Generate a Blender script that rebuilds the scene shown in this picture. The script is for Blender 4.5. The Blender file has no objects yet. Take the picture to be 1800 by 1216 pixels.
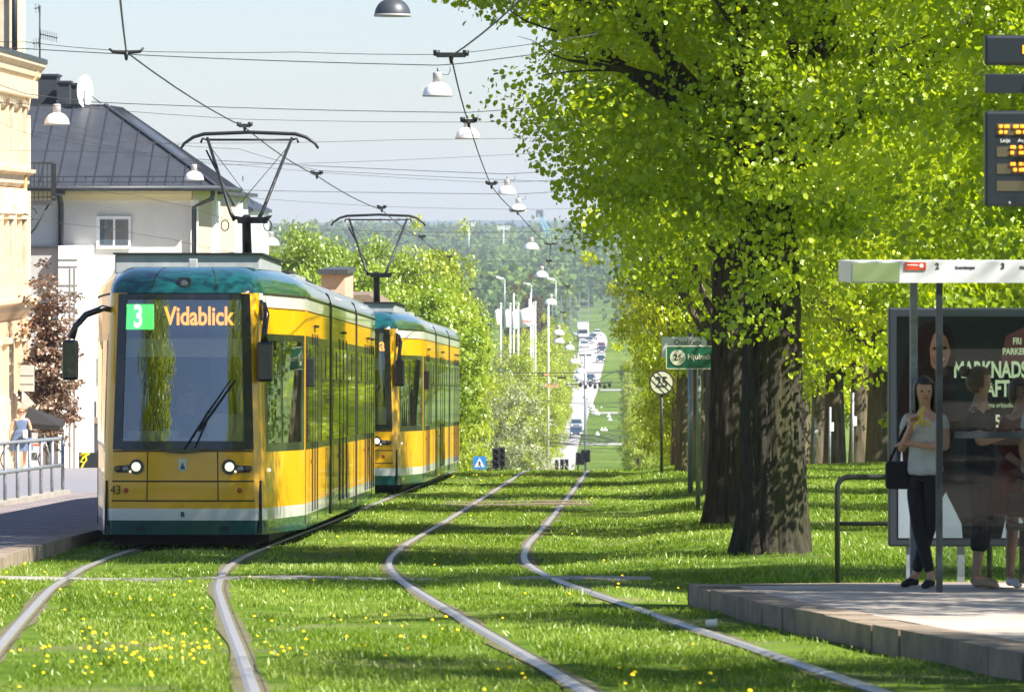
import bpy, bmesh, math, random
import numpy as np
from mathutils import Vector, Matrix
R = math.radians
# ---------------------------------------------------------------- camera, sky, sun, exposure
scene = bpy.context.scene
C = scene.collection
F = 10000.0                       # focal length in pixels of the 1800 px wide photograph (200 mm)
cam_d = bpy.data.cameras.new('camera'); cam = bpy.data.objects.new('camera', cam_d); C.objects.link(cam)
cam_d.sensor_width = 36; cam_d.lens = 200; cam_d.shift_y = -208/1800.0
cam.rotation_euler = (R(90), 0, 0); cam.location = (0, 0, 0)
cam_d.clip_start = 1.0; cam_d.clip_end = 40000
cam_d.dof.use_dof = True; cam_d.dof.focus_distance = 82; cam_d.dof.aperture_fstop = 11
scene.camera = cam
world = bpy.data.worlds.new('World'); scene.world = world; world.use_nodes = True
wn = world.node_tree.nodes; wl = world.node_tree.links
for n in list(wn): wn.remove(n)
wo = wn.new('ShaderNodeOutputWorld'); bg = wn.new('ShaderNodeBackground'); sky = wn.new('ShaderNodeTexSky')
SUN_DIR = Vector((1.0, -0.62, 1.30)).normalized()
sky.sky_type = 'NISHITA'; sky.sun_disc = False
sky.sun_elevation = math.asin(SUN_DIR.z); sky.sun_rotation = math.atan2(SUN_DIR.x, SUN_DIR.y)
sky.air_density = 1.0; sky.dust_density = 0.35; sky.ozone_density = 3.0
bg.inputs['Strength'].default_value = 0.056
tint = wn.new('ShaderNodeMix'); tint.data_type = 'RGBA'; tint.blend_type = 'MULTIPLY'; tint.inputs[0].default_value = 1
tint.inputs[7].default_value = (.93, .945, 1.09, 1); wl.new(sky.outputs[0], tint.inputs[6]); wl.new(tint.outputs[2], bg.inputs[0]); wl.new(bg.outputs[0], wo.inputs[0])
sl = bpy.data.lights.new('sun', 'SUN'); so = bpy.data.objects.new('sun', sl); C.objects.link(so)
sl.energy = 5.0; sl.angle = R(0.5); sl.color = (1, .95, .86)
so.rotation_euler = SUN_DIR.to_track_quat('Z', 'Y').to_euler(); so.location = (60, -40, 80)
scene.view_settings.view_transform = 'Standard'; scene.view_settings.look = 'None'
scene.view_settings.gamma = 1; scene.view_settings.exposure = 1.38
scene.cycles.max_bounces = 10; scene.cycles.transparent_max_bounces = 16
scene.cycles.volume_bounces = 0

# ---------------------------------------------------------------- helpers
def P(px, py, d):
    """a point of the place, surveyed from its bearing and its distance"""
    return Vector(((px-900)/F*d, d, -(py-400)/F*d))
def tagset(o, label=None, cat=None, group=None, kind=None):
    if label: o['label'] = label
    if cat: o['category'] = cat
    if group: o['group'] = group
    if kind: o['kind'] = kind
    return o
def empty(name, loc=(0,0,0), rot=(0,0,0), label=None, cat=None, group=None):
    o = bpy.data.objects.new(name, None); C.objects.link(o)
    o.empty_display_size = .2; o.location = loc; o.rotation_euler = rot
    return tagset(o, label, cat, group)
def kids(o): return [c for c in bpy.data.objects if c.parent == o]
def copy_tree(o, parent=None, skip=()):
    c = o.copy(); C.objects.link(c); c.parent = parent
    for ch in kids(o):
        if ch.name.split('.')[0] in skip: continue
        copy_tree(ch, c)
    return c
class MB:
    def __init__(s): s.v = []; s.f = []; s.m = []; s.sm = []
    def add(s, vs, fs, mat=0, smooth=False):
        b = len(s.v); s.v.extend([tuple(v) for v in vs])
        for f in fs: s.f.append(tuple(i+b for i in f)); s.m.append(mat); s.sm.append(smooth)
        return s
    def box(s, x0, x1, y0, y1, z0, z1, mat=0):
        v = [(x0,y0,z0),(x1,y0,z0),(x1,y1,z0),(x0,y1,z0),(x0,y0,z1),(x1,y0,z1),(x1,y1,z1),(x0,y1,z1)]
        return s.add(v, [(3,2,1,0),(4,5,6,7),(0,1,5,4),(1,2,6,5),(2,3,7,6),(3,0,4,7)], mat)
    def bar(s, a, b, w, h=None, mat=0):
        """square bar from a to b"""
        a = Vector(a); b = Vector(b); h = h or w; d = (b-a).normalized()
        up = Vector((0,0,1)) if abs(d.z) < .95 else Vector((0,1,0))
        x = d.cross(up).normalized()*w/2; y = x.cross(d).normalized()*h/2
        vs = [p+q for p in (a, b) for q in (-x-y, x-y, x+y, -x+y)]
        return s.add(vs, [(3,2,1,0),(4,5,6,7),(0,1,5,4),(1,2,6,5),(2,3,7,6),(3,0,4,7)], mat)
    def tube(s, pts, r, n=8, mat=0, caps=True, smooth=True):
        pts = [Vector(p) for p in pts]; rs = r if isinstance(r, (list, tuple)) else [r]*len(pts)
        vs = []; fs = []; prev = None
        for i, p in enumerate(pts):
            d = (pts[min(i+1, len(pts)-1)]-pts[max(i-1, 0)]).normalized()
            if prev is None:
                up = Vector((0,0,1)) if abs(d.z) < .9 else Vector((1,0,0))
                x = d.cross(up).normalized()
            else: x = (prev - d*prev.dot(d)).normalized()
            prev = x; y = d.cross(x)
            for k in range(n):
                a = 2*math.pi*k/n; vs.append(p + (x*math.cos(a)+y*math.sin(a))*rs[i])
        for i in range(len(pts)-1):
            for k in range(n):
                fs.append((i*n+k, i*n+(k+1)%n, (i+1)*n+(k+1)%n, (i+1)*n+k))
        if caps: fs.append(tuple(range(n-1, -1, -1))); fs.append(tuple((len(pts)-1)*n+k for k in range(n)))
        return s.add(vs, fs, mat, smooth)
    def lathe(s, prof, c=(0,0,0), n=20, mat=0, axis='z', smooth=True):
        c = Vector(c); vs = []; fs = []
        for (r, h) in prof:
            for k in range(n):
                a = 2*math.pi*k/n
                q = (r*math.cos(a), r*math.sin(a), h)
                if axis == 'y': q = (q[0], h, q[1])
                if axis == 'x': q = (h, q[0], q[1])
                vs.append(c+Vector(q))
        for i in range(len(prof)-1):
            for k in range(n): fs.append((i*n+k, i*n+(k+1)%n, (i+1)*n+(k+1)%n, (i+1)*n+k))
        fs.append(tuple(range(n-1,-1,-1))); fs.append(tuple((len(prof)-1)*n+k for k in range(n)))
        return s.add(vs, fs, mat, smooth)
    def prism(s, poly, axis, a, b, mat=0):
        """polygon extruded between a and b along an axis"""
        def q(p, t): return {'x': (t, p[0], p[1]), 'y': (p[0], t, p[1]), 'z': (p[0], p[1], t)}[axis]
        n = len(poly); vs = [q(p, a) for p in poly]+[q(p, b) for p in poly]
        fs = [tuple(range(n-1,-1,-1)), tuple(range(n, 2*n))]+[(i, (i+1)%n, n+(i+1)%n, n+i) for i in range(n)]
        return s.add(vs, fs, mat)
    def build(s, name, mats, parent=None, loc=None, bevel=0):
        me = bpy.data.meshes.new(name); me.from_pydata(s.v, [], s.f)
        if not isinstance(mats, (list, tuple)): mats = [mats]
        for m in mats: me.materials.append(m)
        me.polygons.foreach_set('material_index', s.m); me.polygons.foreach_set('use_smooth', s.sm)
        me.update()
        bm = bmesh.new(); bm.from_mesh(me); bmesh.ops.recalc_face_normals(bm, faces=bm.faces); bm.to_mesh(me); bm.free()
        o = bpy.data.objects.new(name, me); C.objects.link(o)
        if parent: o.parent = parent
        if loc is not None: o.location = loc
        if bevel:
            b = o.modifiers.new('bevel', 'BEVEL'); b.width = bevel; b.segments = 2; b.limit_method = 'ANGLE'; b.angle_limit = R(40)
        return o
def npmesh(name, verts, faces, mats, parent=None, var=None, k=4, smooth=False):
    me = bpy.data.meshes.new(name); n = len(faces)
    me.vertices.add(len(verts)); me.vertices.foreach_set('co', verts.astype(np.float32).ravel())
    me.loops.add(n*k); me.loops.foreach_set('vertex_index', faces.astype(np.int32).ravel())
    me.polygons.add(n); me.polygons.foreach_set('loop_start', np.arange(0, n*k, k, dtype=np.int32))
    if smooth: me.polygons.foreach_set('use_smooth', np.ones(n, dtype=bool))
    me.update(calc_edges=True)
    for m in (mats if isinstance(mats, (list, tuple)) else [mats]): me.materials.append(m)
    if var is not None:
        a = me.attributes.new('var', 'FLOAT', 'POINT'); a.data.foreach_set('value', var.astype(np.float32))
    o = bpy.data.objects.new(name, me); C.objects.link(o)
    if parent: o.parent = parent
    return o
_dg = lambda: bpy.context.evaluated_depsgraph_get()
def bake(o):
    me = bpy.data.meshes.new_from_object(o.evaluated_get(_dg())); o.modifiers.clear(); o.data = me
def text(s, size, mat, parent, loc, rot=(R(90),0,0), ext=.002, sx=1, off=0, name='lettering', al='CENTER'):
    cu = bpy.data.curves.new('t', 'FONT'); cu.body = s; cu.size = size; cu.extrude = ext; cu.offset = off
    cu.align_x = al; cu.align_y = 'CENTER'
    t = bpy.data.objects.new('t', cu); C.objects.link(t); bpy.context.view_layer.update()
    me = bpy.data.meshes.new_from_object(t.evaluated_get(_dg())); bpy.data.objects.remove(t)
    me.materials.clear(); me.materials.append(mat)
    o = bpy.data.objects.new(name, me); C.objects.link(o); o.parent = parent; o.location = loc; o.rotation_euler = rot; o.scale = (sx, 1, 1)
    return o

# ---------------------------------------------------------------- materials
def newmat(name):
    m = bpy.data.materials.new(name); m.use_nodes = True
    return m, m.node_tree.nodes, m.node_tree.links, m.node_tree.nodes['Principled BSDF']
def pm(name, col, rough=.5, metal=0, spec=.5, noise=0, nscale=8, bump=0, bscale=40, coat=0, emit=None, es=0, alt=None, coord='Object', stretch=None):
    m, n, l, b = newmat(name)
    b.inputs['Base Color'].default_value = (*col, 1); b.inputs['Roughness'].default_value = rough
    b.inputs['Metallic'].default_value = metal; b.inputs['Specular IOR Level'].default_value = spec
    b.inputs['Coat Weight'].default_value = coat; b.inputs['Coat Roughness'].default_value = .02
    if emit: b.inputs['Emission Color'].default_value = (*emit, 1); b.inputs['Emission Strength'].default_value = es
    if noise or bump:
        tc = n.new('ShaderNodeTexCoord'); mp = n.new('ShaderNodeMapping'); l.new(tc.outputs[coord], mp.inputs[0])
        if stretch: mp.inputs['Scale'].default_value = stretch
    if noise:
        t = n.new('ShaderNodeTexNoise'); t.inputs['Scale'].default_value = nscale; t.inputs['Detail'].default_value = 6
        t.inputs['Roughness'].default_value = .65; l.new(mp.outputs[0], t.inputs[0])
        cr = n.new('ShaderNodeValToRGB'); cr.color_ramp.elements[0].position = .3; cr.color_ramp.elements[1].position = .7
        a = alt or tuple(c*(1-noise) for c in col)
        cr.color_ramp.elements[0].color = (*a, 1); cr.color_ramp.elements[1].color = (*(min(1, c*(1+noise*.4)) for c in col), 1)
        l.new(t.outputs[0], cr.inputs[0]); l.new(cr.outputs[0], b.inputs['Base Color'])
    if bump:
        t2 = n.new('ShaderNodeTexNoise'); t2.inputs['Scale'].default_value = bscale; t2.inputs['Detail'].default_value = 5
        l.new(mp.outputs[0], t2.inputs[0]); bp = n.new('ShaderNodeBump'); bp.inputs['Strength'].default_value = bump
        bp.inputs['Distance'].default_value = .02; l.new(t2.outputs[0], bp.inputs['Height']); l.new(bp.outputs[0], b.inputs['Normal'])
    return m
def leafmat(name, c1, c2, c3, trans=.45, gloss=.08, tint=(1.25, 1.2, .6), rough=.38):
    m = bpy.data.materials.new(name); m.use_nodes = True; n = m.node_tree.nodes; l = m.node_tree.links; n.clear()
    out = n.new('ShaderNodeOutputMaterial'); at = n.new('ShaderNodeAttribute'); at.attribute_name = 'var'
    cr = n.new('ShaderNodeValToRGB'); e = cr.color_ramp.elements
    e[0].color = (*c1, 1); e[1].color = (*c3, 1); x = e.new(.5); x.color = (*c2, 1)
    l.new(at.outputs['Fac'], cr.inputs[0])
    df = n.new('ShaderNodeBsdfDiffuse'); tr = n.new('ShaderNodeBsdfTranslucent'); gl = n.new('ShaderNodeBsdfGlossy')
    mu = n.new('ShaderNodeMix'); mu.data_type = 'RGBA'; mu.blend_type = 'MULTIPLY'; mu.inputs[0].default_value = 1
    mu.inputs[7].default_value = (*tint, 1); l.new(cr.outputs[0], mu.inputs[6])
    l.new(cr.outputs[0], df.inputs[0]); l.new(mu.outputs[2], tr.inputs[0])
    gl.inputs['Roughness'].default_value = rough; gl.inputs['Color'].default_value = (.9, 1, .75, 1)
    m1 = n.new('ShaderNodeMixShader'); m1.inputs[0].default_value = trans; l.new(df.outputs[0], m1.inputs[1]); l.new(tr.outputs[0], m1.inputs[2])
    m2 = n.new('ShaderNodeMixShader'); m2.inputs[0].default_value = gloss; l.new(m1.outputs[0], m2.inputs[1]); l.new(gl.outputs[0], m2.inputs[2])
    l.new(m2.outputs[0], out.inputs[0]); return m
def glassmat(name, tint, refl=.06, rough=.0):
    """a thin pane: see-through with a Fresnel reflection"""
    m = bpy.data.materials.new(name); m.use_nodes = True; n = m.node_tree.nodes; l = m.node_tree.links; n.clear()
    out = n.new('ShaderNodeOutputMaterial'); tr = n.new('ShaderNodeBsdfTransparent'); tr.inputs[0].default_value = (*tint, 1)
    gl = n.new('ShaderNodeBsdfGlossy'); gl.inputs['Roughness'].default_value = rough
    fr = n.new('ShaderNodeFresnel'); fr.inputs['IOR'].default_value = 1.5
    ad = n.new('ShaderNodeMath'); ad.operation = 'ADD'; ad.use_clamp = True; ad.inputs[1].default_value = refl; l.new(fr.outputs[0], ad.inputs[0])
    mx = n.new('ShaderNodeMixShader'); l.new(ad.outputs[0], mx.inputs[0]); l.new(tr.outputs[0], mx.inputs[1]); l.new(gl.outputs[0], mx.inputs[2])
    l.new(mx.outputs[0], out.inputs[0]); return m
M = {}
M['tram_yellow'] = pm('tram_yellow', (.88,.44,.001), .25, coat=.4, noise=.06, nscale=3)
M['tram_teal'] = pm('tram_teal', (.005,.075,.072), .2, coat=.9, noise=.15, nscale=3)
M['tram_white'] = pm('tram_white', (.72,.72,.66), .25, coat=.7, noise=.05)
M['tram_black'] = pm('tram_black', (.012,.013,.015), .22, coat=.4)
M['rubber'] = pm('rubber', (.01,.01,.011), .6)
M['dark_metal'] = pm('dark_metal', (.025,.027,.03), .45, metal=.3, noise=.3, nscale=20)
M['underframe'] = pm('underframe', (.012,.011,.01), .8, noise=.4)
M['grey_box'] = pm('grey_box', (.32,.34,.35), .6, noise=.25, nscale=5)
M['tram_glass'] = pm('tram_glass', (.006,.009,.006), .01, spec=.9, coat=1)
M['windscreen'] = glassmat('windscreen', (.62,.67,.65), .20)
M['interior'] = pm('interior', (.05,.055,.06), .7)
M['interior_light'] = pm('interior_light', (.62,.64,.65), .7)
M['lamp_on'] = pm('lamp_on', (.9,.9,.85), .2, emit=(1,.93,.72), es=.35)
M['lens'] = pm('lens', (.25,.26,.27), .08, metal=.5)
M['lens_red'] = pm('lens_red', (.10,.03,.025), .15, coat=.8)
M['orange_reflector'] = pm('orange_reflector', (.45,.07,.01), .3)
M['led_orange'] = pm('led_orange', (.1,.04,0), .6, emit=(1,.30,.03), es=1.6)
M['led_green'] = pm('led_green', (.02,.3,.05), .6, emit=(.10,.95,.18), es=.8)
M['led_white'] = pm('led_white', (.5,.5,.5), .6, emit=(.75,.72,.72), es=1)
M['black_ink'] = pm('black_ink', (.015,.015,.015), .6)
M['crest_white'] = pm('crest_white', (.7,.68,.5), .5)
M['crest_blue'] = pm('crest_blue', (.02,.09,.22), .5)
M['seam'] = pm('seam', (.02,.012,.004), .7)
M['rail_top'] = pm('rail_top', (.42,.40,.385), .42, metal=.5, noise=.12, nscale=6)
M['rail_side'] = pm('rail_side', (.07,.05,.04), .8, noise=.4, nscale=15)
M['soil'] = pm('soil', (.13,.12,.055), .95, noise=.4, nscale=6, bump=.5, bscale=60)
M['concrete'] = pm('concrete', (.34,.31,.27), .9, noise=.35, nscale=3, bump=.4, bscale=50)
M['wood'] = pm('wood', (.22,.16,.11), .85, noise=.5, nscale=6, stretch=(1,8,8))
M['granite'] = pm('granite', (.29,.225,.165), .85, noise=.55, nscale=2.2, bump=.5, bscale=30)
M['asphalt'] = pm('asphalt', (.20,.20,.225), .85, noise=.12, nscale=4, bump=.3, bscale=120)
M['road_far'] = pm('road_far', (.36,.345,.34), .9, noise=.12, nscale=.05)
M['galv'] = pm('galv', (.30,.33,.36), .45, metal=.4, noise=.35, nscale=12)
M['white_paint'] = pm('white_paint', (.78,.78,.77), .4, noise=.05)
M['lamp_white'] = pm('lamp_white', (.82,.82,.83), .3, coat=.3)
M['lamp_grey'] = pm('lamp_grey', (.40,.38,.37), .5)
M['wire'] = pm('wire', (.035,.04,.045), .6)
M['yellow_wall'] = pm('yellow_wall', (.64,.44,.26), .85, noise=.22, nscale=1.2, bump=.3)
M['yellow_trim'] = pm('yellow_trim', (.70,.56,.39), .8, noise=.25, nscale=2.5)
M['pipe_ochre'] = pm('pipe_ochre', (.62,.34,.15), .6, noise=.2)
M['white_wall'] = pm('white_wall', (.66,.64,.59), .9, noise=.16, nscale=.6, bump=.2, bscale=20)
M['cream_trim'] = pm('cream_trim', (.74,.66,.42), .8)
M['grey_wall'] = pm('grey_wall', (.50,.49,.47), .9, noise=.14, nscale=1.2, bump=.2)
M['wood_panel'] = pm('wood_panel', (.62,.50,.36), .8, noise=.3, nscale=3, stretch=(14,14,1))
M['slate'] = pm('slate', (.055,.061,.07), .45, metal=.15, noise=.25, nscale=1.5)
M['slate_dark'] = pm('slate_dark', (.035,.04,.05), .5, noise=.3, nscale=2)
M['win_blue'] = pm('win_blue', (.05,.09,.12), .05, spec=.9, coat=1)
M['pink_wall'] = pm('pink_wall', (.62,.38,.28), .9, noise=.15)
M['shelter_white'] = pm('shelter_white', (.66,.67,.68), .35, noise=.05)
M['shelter_dark'] = pm('shelter_dark', (.035,.045,.055), .4, metal=.3)
M['shelter_glass'] = glassmat('shelter_glass', (.76,.80,.80), -.02)
M['mirror_panel'] = pm('mirror_panel', (.75,.76,.78), .08, metal=.9)
M['red_sign'] = pm('red_sign', (.55,.05,.015), .5)
M['poster_dark'] = pm('poster_dark', (.007,.010,.009), .6, spec=.05, noise=.35, nscale=3)
M['poster_light'] = pm('poster_light', (.22,.27,.31), .4, noise=.15, nscale=4)
M['poster_text'] = pm('poster_text', (.36,.46,.27), .5)
M['poster_red'] = pm('poster_red', (.045,.008,.008), .5, noise=.3)
M['poster_hair'] = pm('poster_hair', (.006,.004,.003), .7, spec=.05, noise=.5, nscale=20)
M['poster_skin'] = pm('poster_skin', (.09,.052,.035), .7, spec=.05, noise=.4, nscale=12)
M['board'] = pm('board', (.012,.018,.026), .4)
M['board_row'] = pm('board_row', (.075,.065,.038), .5)
M['led_amber'] = pm('led_amber', (.3,.1,0), .6, emit=(1,.30,.02), es=1.2)
M['sign_green'] = pm('sign_green', (.012,.10,.05), .4, noise=.15)
M['sign_white'] = pm('sign_white', (.84,.84,.81), .5, noise=.06)
M['sign_cream'] = pm('sign_cream', (.50,.50,.36), .5)
M['post_green'] = pm('post_green', (.18,.22,.16), .6, noise=.3)
M['sign_back'] = pm('sign_back', (.42,.43,.38), .55, noise=.15)
M['sign_blue'] = pm('sign_blue', (.02,.17,.55), .4)
M['flag_white'] = pm('flag_white', (.88,.88,.9), .8)
M['flag_red'] = pm('flag_red', (.70,.08,.06), .8)
M['crane_blue'] = pm('crane_blue', (.18,.42,.55), .6)
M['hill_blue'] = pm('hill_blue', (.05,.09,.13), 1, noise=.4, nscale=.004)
M['tent_black'] = pm('tent_black', (.015,.015,.017), .8)
M['red_board'] = pm('red_board', (.55,.09,.04), .6)
M['brass_logo'] = pm('brass_logo', (.75,.68,.02), .5)
M['car_dark'] = pm('car_dark', (.05,.065,.085), .2, coat=.7)
M['car_white'] = pm('car_white', (.75,.76,.78), .2, coat=.7)
M['car_red'] = pm('car_red', (.55,.03,.03), .2, coat=.7)
M['car_silver'] = pm('car_silver', (.42,.45,.48), .2, metal=.5, coat=.5)
M['car_glass'] = pm('car_glass', (.02,.04,.06), .05, coat=1)
M['skin'] = pm('skin', (.60,.33,.21), .5, noise=.15, nscale=9)
M['hair_dark'] = pm('hair_dark', (.03,.018,.012), .45, noise=.4, nscale=60, stretch=(6,6,1))
M['hair_brown'] = pm('hair_brown', (.16,.085,.035), .45, noise=.4, nscale=60, stretch=(6,6,1))
M['hair_blond'] = pm('hair_blond', (.34,.22,.11), .5, noise=.3, nscale=60)
M['cloth_grey'] = pm('cloth_grey', (.56,.55,.54), .9, noise=.12, nscale=30, bump=.8, bscale=14)
M['cloth_black'] = pm('cloth_black', (.014,.014,.016), .85, noise=.3, nscale=30, bump=1, bscale=12)
M['cloth_red'] = pm('cloth_red', (.24,.02,.018), .85, noise=.3, nscale=20)
M['cloth_blue'] = pm('cloth_blue', (.11,.16,.28), .85, noise=.4, nscale=25)
M['cloth_jeans'] = pm('cloth_jeans', (.05,.11,.20), .85, noise=.3, nscale=25)
M['cloth_white'] = pm('cloth_white', (.72,.73,.75), .8)
M['shoe_tan'] = pm('shoe_tan', (.38,.27,.18), .6)
M['banana'] = pm('banana', (.72,.55,.06), .5)
M['lips'] = pm('lips', (.40,.10,.09), .5)
M['dandelion'] = pm('dandelion', (.85,.62,.0), .8)
M['leaf_near'] = leafmat('leaf_near', (.17,.25,.004), (.34,.45,.006), (.56,.64,.03), .58, .05, tint=(1.4, 1.3, .35))
M['leaf_mid'] = leafmat('leaf_mid', (.18,.25,.005), (.36,.46,.008), (.58,.65,.035), .58, .05, tint=(1.4, 1.3, .35))
M['leaf_left'] = leafmat('leaf_left', (.14,.22,.02), (.26,.37,.035), (.38,.46,.06), .45, .04)
M['leaf_lime'] = leafmat('leaf_lime', (.24,.31,.02), (.38,.46,.035), (.50,.54,.06), .45, .04)
M['leaf_grey'] = leafmat('leaf_grey', (.14,.17,.07), (.28,.32,.16), (.42,.44,.27), .35, .04)
M['leaf_far'] = leafmat('leaf_far', (.05,.10,.04), (.11,.18,.055), (.22,.29,.07), .3, .0)
M['leaf_dark'] = leafmat('leaf_dark', (.035,.06,.02), (.06,.09,.03), (.08,.12,.04), .3, .0)
M['leaf_brown'] = leafmat('leaf_brown', (.07,.05,.03), (.13,.09,.06), (.16,.12,.07), .3, .0)
M['leaf_purple'] = leafmat('leaf_purple', (.05,.018,.012), (.16,.075,.05), (.42,.30,.24), .3, .12, tint=(1.2,.9,.7))
M['grass_blade'] = leafmat('grass_blade', (.08,.15,.006), (.21,.32,.02), (.46,.54,.16), .50, .03, tint=(1.15, 1.15, .45))
def barkmat(name, c1, c2, moss):
    m, n, l, b = newmat(name); b.inputs['Roughness'].default_value = .95
    tc = n.new('ShaderNodeTexCoord'); mp = n.new('ShaderNodeMapping'); mp.inputs['Scale'].default_value = (1, 1, .13); l.new(tc.outputs['Object'], mp.inputs[0])
    t = n.new('ShaderNodeTexNoise'); t.inputs['Scale'].default_value = 22; t.inputs['Detail'].default_value = 8; t.inputs['Roughness'].default_value = .7; l.new(mp.outputs[0], t.inputs[0])
    cr = n.new('ShaderNodeValToRGB'); cr.color_ramp.elements[0].position = .38; cr.color_ramp.elements[1].position = .68
    cr.color_ramp.elements[0].color = (*c1, 1); cr.color_ramp.elements[1].color = (*c2, 1); l.new(t.outputs[0], cr.inputs[0])
    t2 = n.new('ShaderNodeTexNoise'); t2.inputs['Scale'].default_value = 2.2; t2.inputs['Detail'].default_value = 4; l.new(mp.outputs[0], t2.inputs[0])
    r2 = n.new('ShaderNodeValToRGB'); r2.color_ramp.elements[0].position = .5; r2.color_ramp.elements[1].position = .72; l.new(t2.outputs[0], r2.inputs[0])
    mx = n.new('ShaderNodeMix'); mx.data_type = 'RGBA'; mx.inputs[7].default_value = (*moss, 1)
    l.new(r2.outputs[0], mx.inputs[0]); l.new(cr.outputs[0], mx.inputs[6]); l.new(mx.outputs[2], b.inputs['Base Color'])
    bp = n.new('ShaderNodeBump'); bp.inputs['Strength'].default_value = 1; bp.inputs['Distance'].default_value = .035
    l.new(t.outputs[0], bp.inputs['Height']); l.new(bp.outputs[0], b.inputs['Normal']); return m
M['bark'] = barkmat('bark', (.010,.008,.006), (.075,.06,.04), (.05,.052,.012))
M['bark_pale'] = barkmat('bark_pale', (.03,.022,.014), (.19,.15,.10), (.12,.11,.03))
# ground
def groundmat():
    m, n, l, b = newmat('ground_grass'); b.inputs['Roughness'].default_value = 1; b.inputs['Specular IOR Level'].default_value = .1
    tc = n.new('ShaderNodeTexCoord')
    def noise(s, d=5):
        t = n.new('ShaderNodeTexNoise'); t.inputs['Scale'].default_value = s; t.inputs['Detail'].default_value = d; l.new(tc.outputs['Object'], t.inputs[0]); return t
    a = noise(1.3); cr = n.new('ShaderNodeValToRGB'); e = cr.color_ramp.elements
    e[0].position = .3; e[1].position = .75; e[0].color = (.07,.13,.008, 1); e[1].color = (.19,.26,.035, 1); l.new(a.outputs[0], cr.inputs[0])
    c = noise(.55, 6); r2 = n.new('ShaderNodeValToRGB'); r2.color_ramp.elements[0].position = .56; r2.color_ramp.elements[1].position = .72
    l.new(c.outputs[0], r2.inputs[0])
    mx = n.new('ShaderNodeMix'); mx.data_type = 'RGBA'; mx.inputs[7].default_value = (.22,.20,.10, 1)
    l.new(r2.outputs[0], mx.inputs[0]); l.new(cr.outputs[0], mx.inputs[6]); l.new(mx.outputs[2], b.inputs['Base Color'])
    g = noise(.035, 4); r3 = n.new('ShaderNodeValToRGB'); r3.color_ramp.elements[0].position = .35; r3.color_ramp.elements[1].position = .65
    r3.color_ramp.elements[0].color = (.45,.55,.5,1); r3.color_ramp.elements[1].color = (1,1,1,1); l.new(g.outputs[0], r3.inputs[0])
    m3 = n.new('ShaderNodeMix'); m3.data_type = 'RGBA'; m3.blend_type = 'MULTIPLY'; m3.inputs[0].default_value = 1
    l.new(mx.outputs[2], m3.inputs[6]); l.new(r3.outputs[0], m3.inputs[7]); l.new(m3.outputs[2], b.inputs['Base Color'])
    d = noise(30, 4); bp = n.new('ShaderNodeBump'); bp.inputs['Distance'].default_value = .03; bp.inputs['Strength'].default_value = .6
    l.new(d.outputs[0], bp.inputs['Height']); l.new(bp.outputs[0], b.inputs['Normal']); return m
M['ground'] = groundmat()
def pavermat():
    m, n, l, b = newmat('pavers'); b.inputs['Roughness'].default_value = .85
    tc = n.new('ShaderNodeTexCoord'); br = n.new('ShaderNodeTexBrick'); l.new(tc.outputs['Object'], br.inputs[0])
    br.inputs['Scale'].default_value = 1; br.inputs['Brick Width'].default_value = .35; br.inputs['Row Height'].default_value = .35
    br.inputs['Mortar Size'].default_value = .012; br.inputs['Color1'].default_value = (.20,.17,.17,1); br.inputs['Color2'].default_value = (.27,.235,.23,1)
    br.inputs['Mortar'].default_value = (.07,.06,.06,1); l.new(br.outputs[0], b.inputs['Base Color'])
    bp = n.new('ShaderNodeBump'); bp.inputs['Distance'].default_value = .02; bp.invert = True; l.new(br.outputs['Fac'], bp.inputs['Height']); l.new(bp.outputs[0], b.inputs['Normal'])
    return m
M['pavers'] = pavermat()
M['slabs'] = pm('slabs', (.46,.40,.34), .9, noise=.45, nscale=1.1, bump=.4, bscale=60)

# ---------------------------------------------------------------- ground profile and track alignment
_zy = np.array([-80,0,57,63,131,137,146,160,200,300,450,600,700,850,1000,1250,1400,1600,2000,2500,3000,4000,6000,9000,14000], float)
_zz = np.array([1.94,-1.23,-3.49,-3.70,-5.69,-5.87,-6.25,-7.0,-9.1,-14.2,-20.8,-26.4,-28.4,-29.8,-29,-25,-26,-29,-34,-31,-26,-15,-8,5,10], float)
_ys = np.array([0,20,29.3,34,40.3,48,54,60,64,70,80,98,120,137,200,400,900,14000], float)
_x2 = np.array([2.9,1.66,1.13,.86,.49,.05,-.28,-.545,-.62,-.56,-.28,.16,.68,1.06,2.6,9.5,42,42], float)
def zt(y): return float(np.interp(y, _zy, _zz))
def _smooth(xs, ys):
    g = np.arange(0, 240, .5); v = np.interp(g, xs, ys); k = np.hanning(13); k /= k.sum()
    return g, np.convolve(np.pad(v, 6, mode='edge'), k, 'valid')
_g, _gx = _smooth(_ys, _x2)
def tc2(y):
    y = np.asarray(y, float); return np.where(y < 235, np.interp(y, _g[6:-6], _gx[6:-6]), np.interp(y, _ys, _x2))
def tc1(y): return tc2(y)-np.interp(y, [25, 34, 51, 60, 70, 105, 200], [3.20, 3.22, 3.27, 3.22, 3.14, 3.18, 3.3])
def G(x, y, bumps=True):
    """ground height"""
    x = np.asarray(x, float); y = np.asarray(y, float)
    z = np.interp(y, _zy, _zz)
    u = x-tc2(y)
    t = np.clip((u-1.4)/2.2, 0, 1); t = t*t*(3-2*t)
    z = z + t*.13*np.clip((y-46)/14, 0, 1)*np.clip((400-y)/200, 0, 1)
    if bumps:
        w = np.clip((np.minimum(np.abs(np.abs(u)-.72), np.abs(np.abs(x-tc1(y))-.72))-.25)/.5, 0, 1)
        w = w*np.clip((400-y)/200, 0, 1)
        z = z + w*(.035*np.sin(x*1.3+.8*np.sin(y*.21))*np.sin(y*.33+x*.4)+.018*np.sin(x*3.1+y*.9)*np.sin(y*1.1-x*.7)) - (1-w)*.0
    return z
def g1(x, y): return float(G(x, y))
rng = np.random.default_rng(7)
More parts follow.
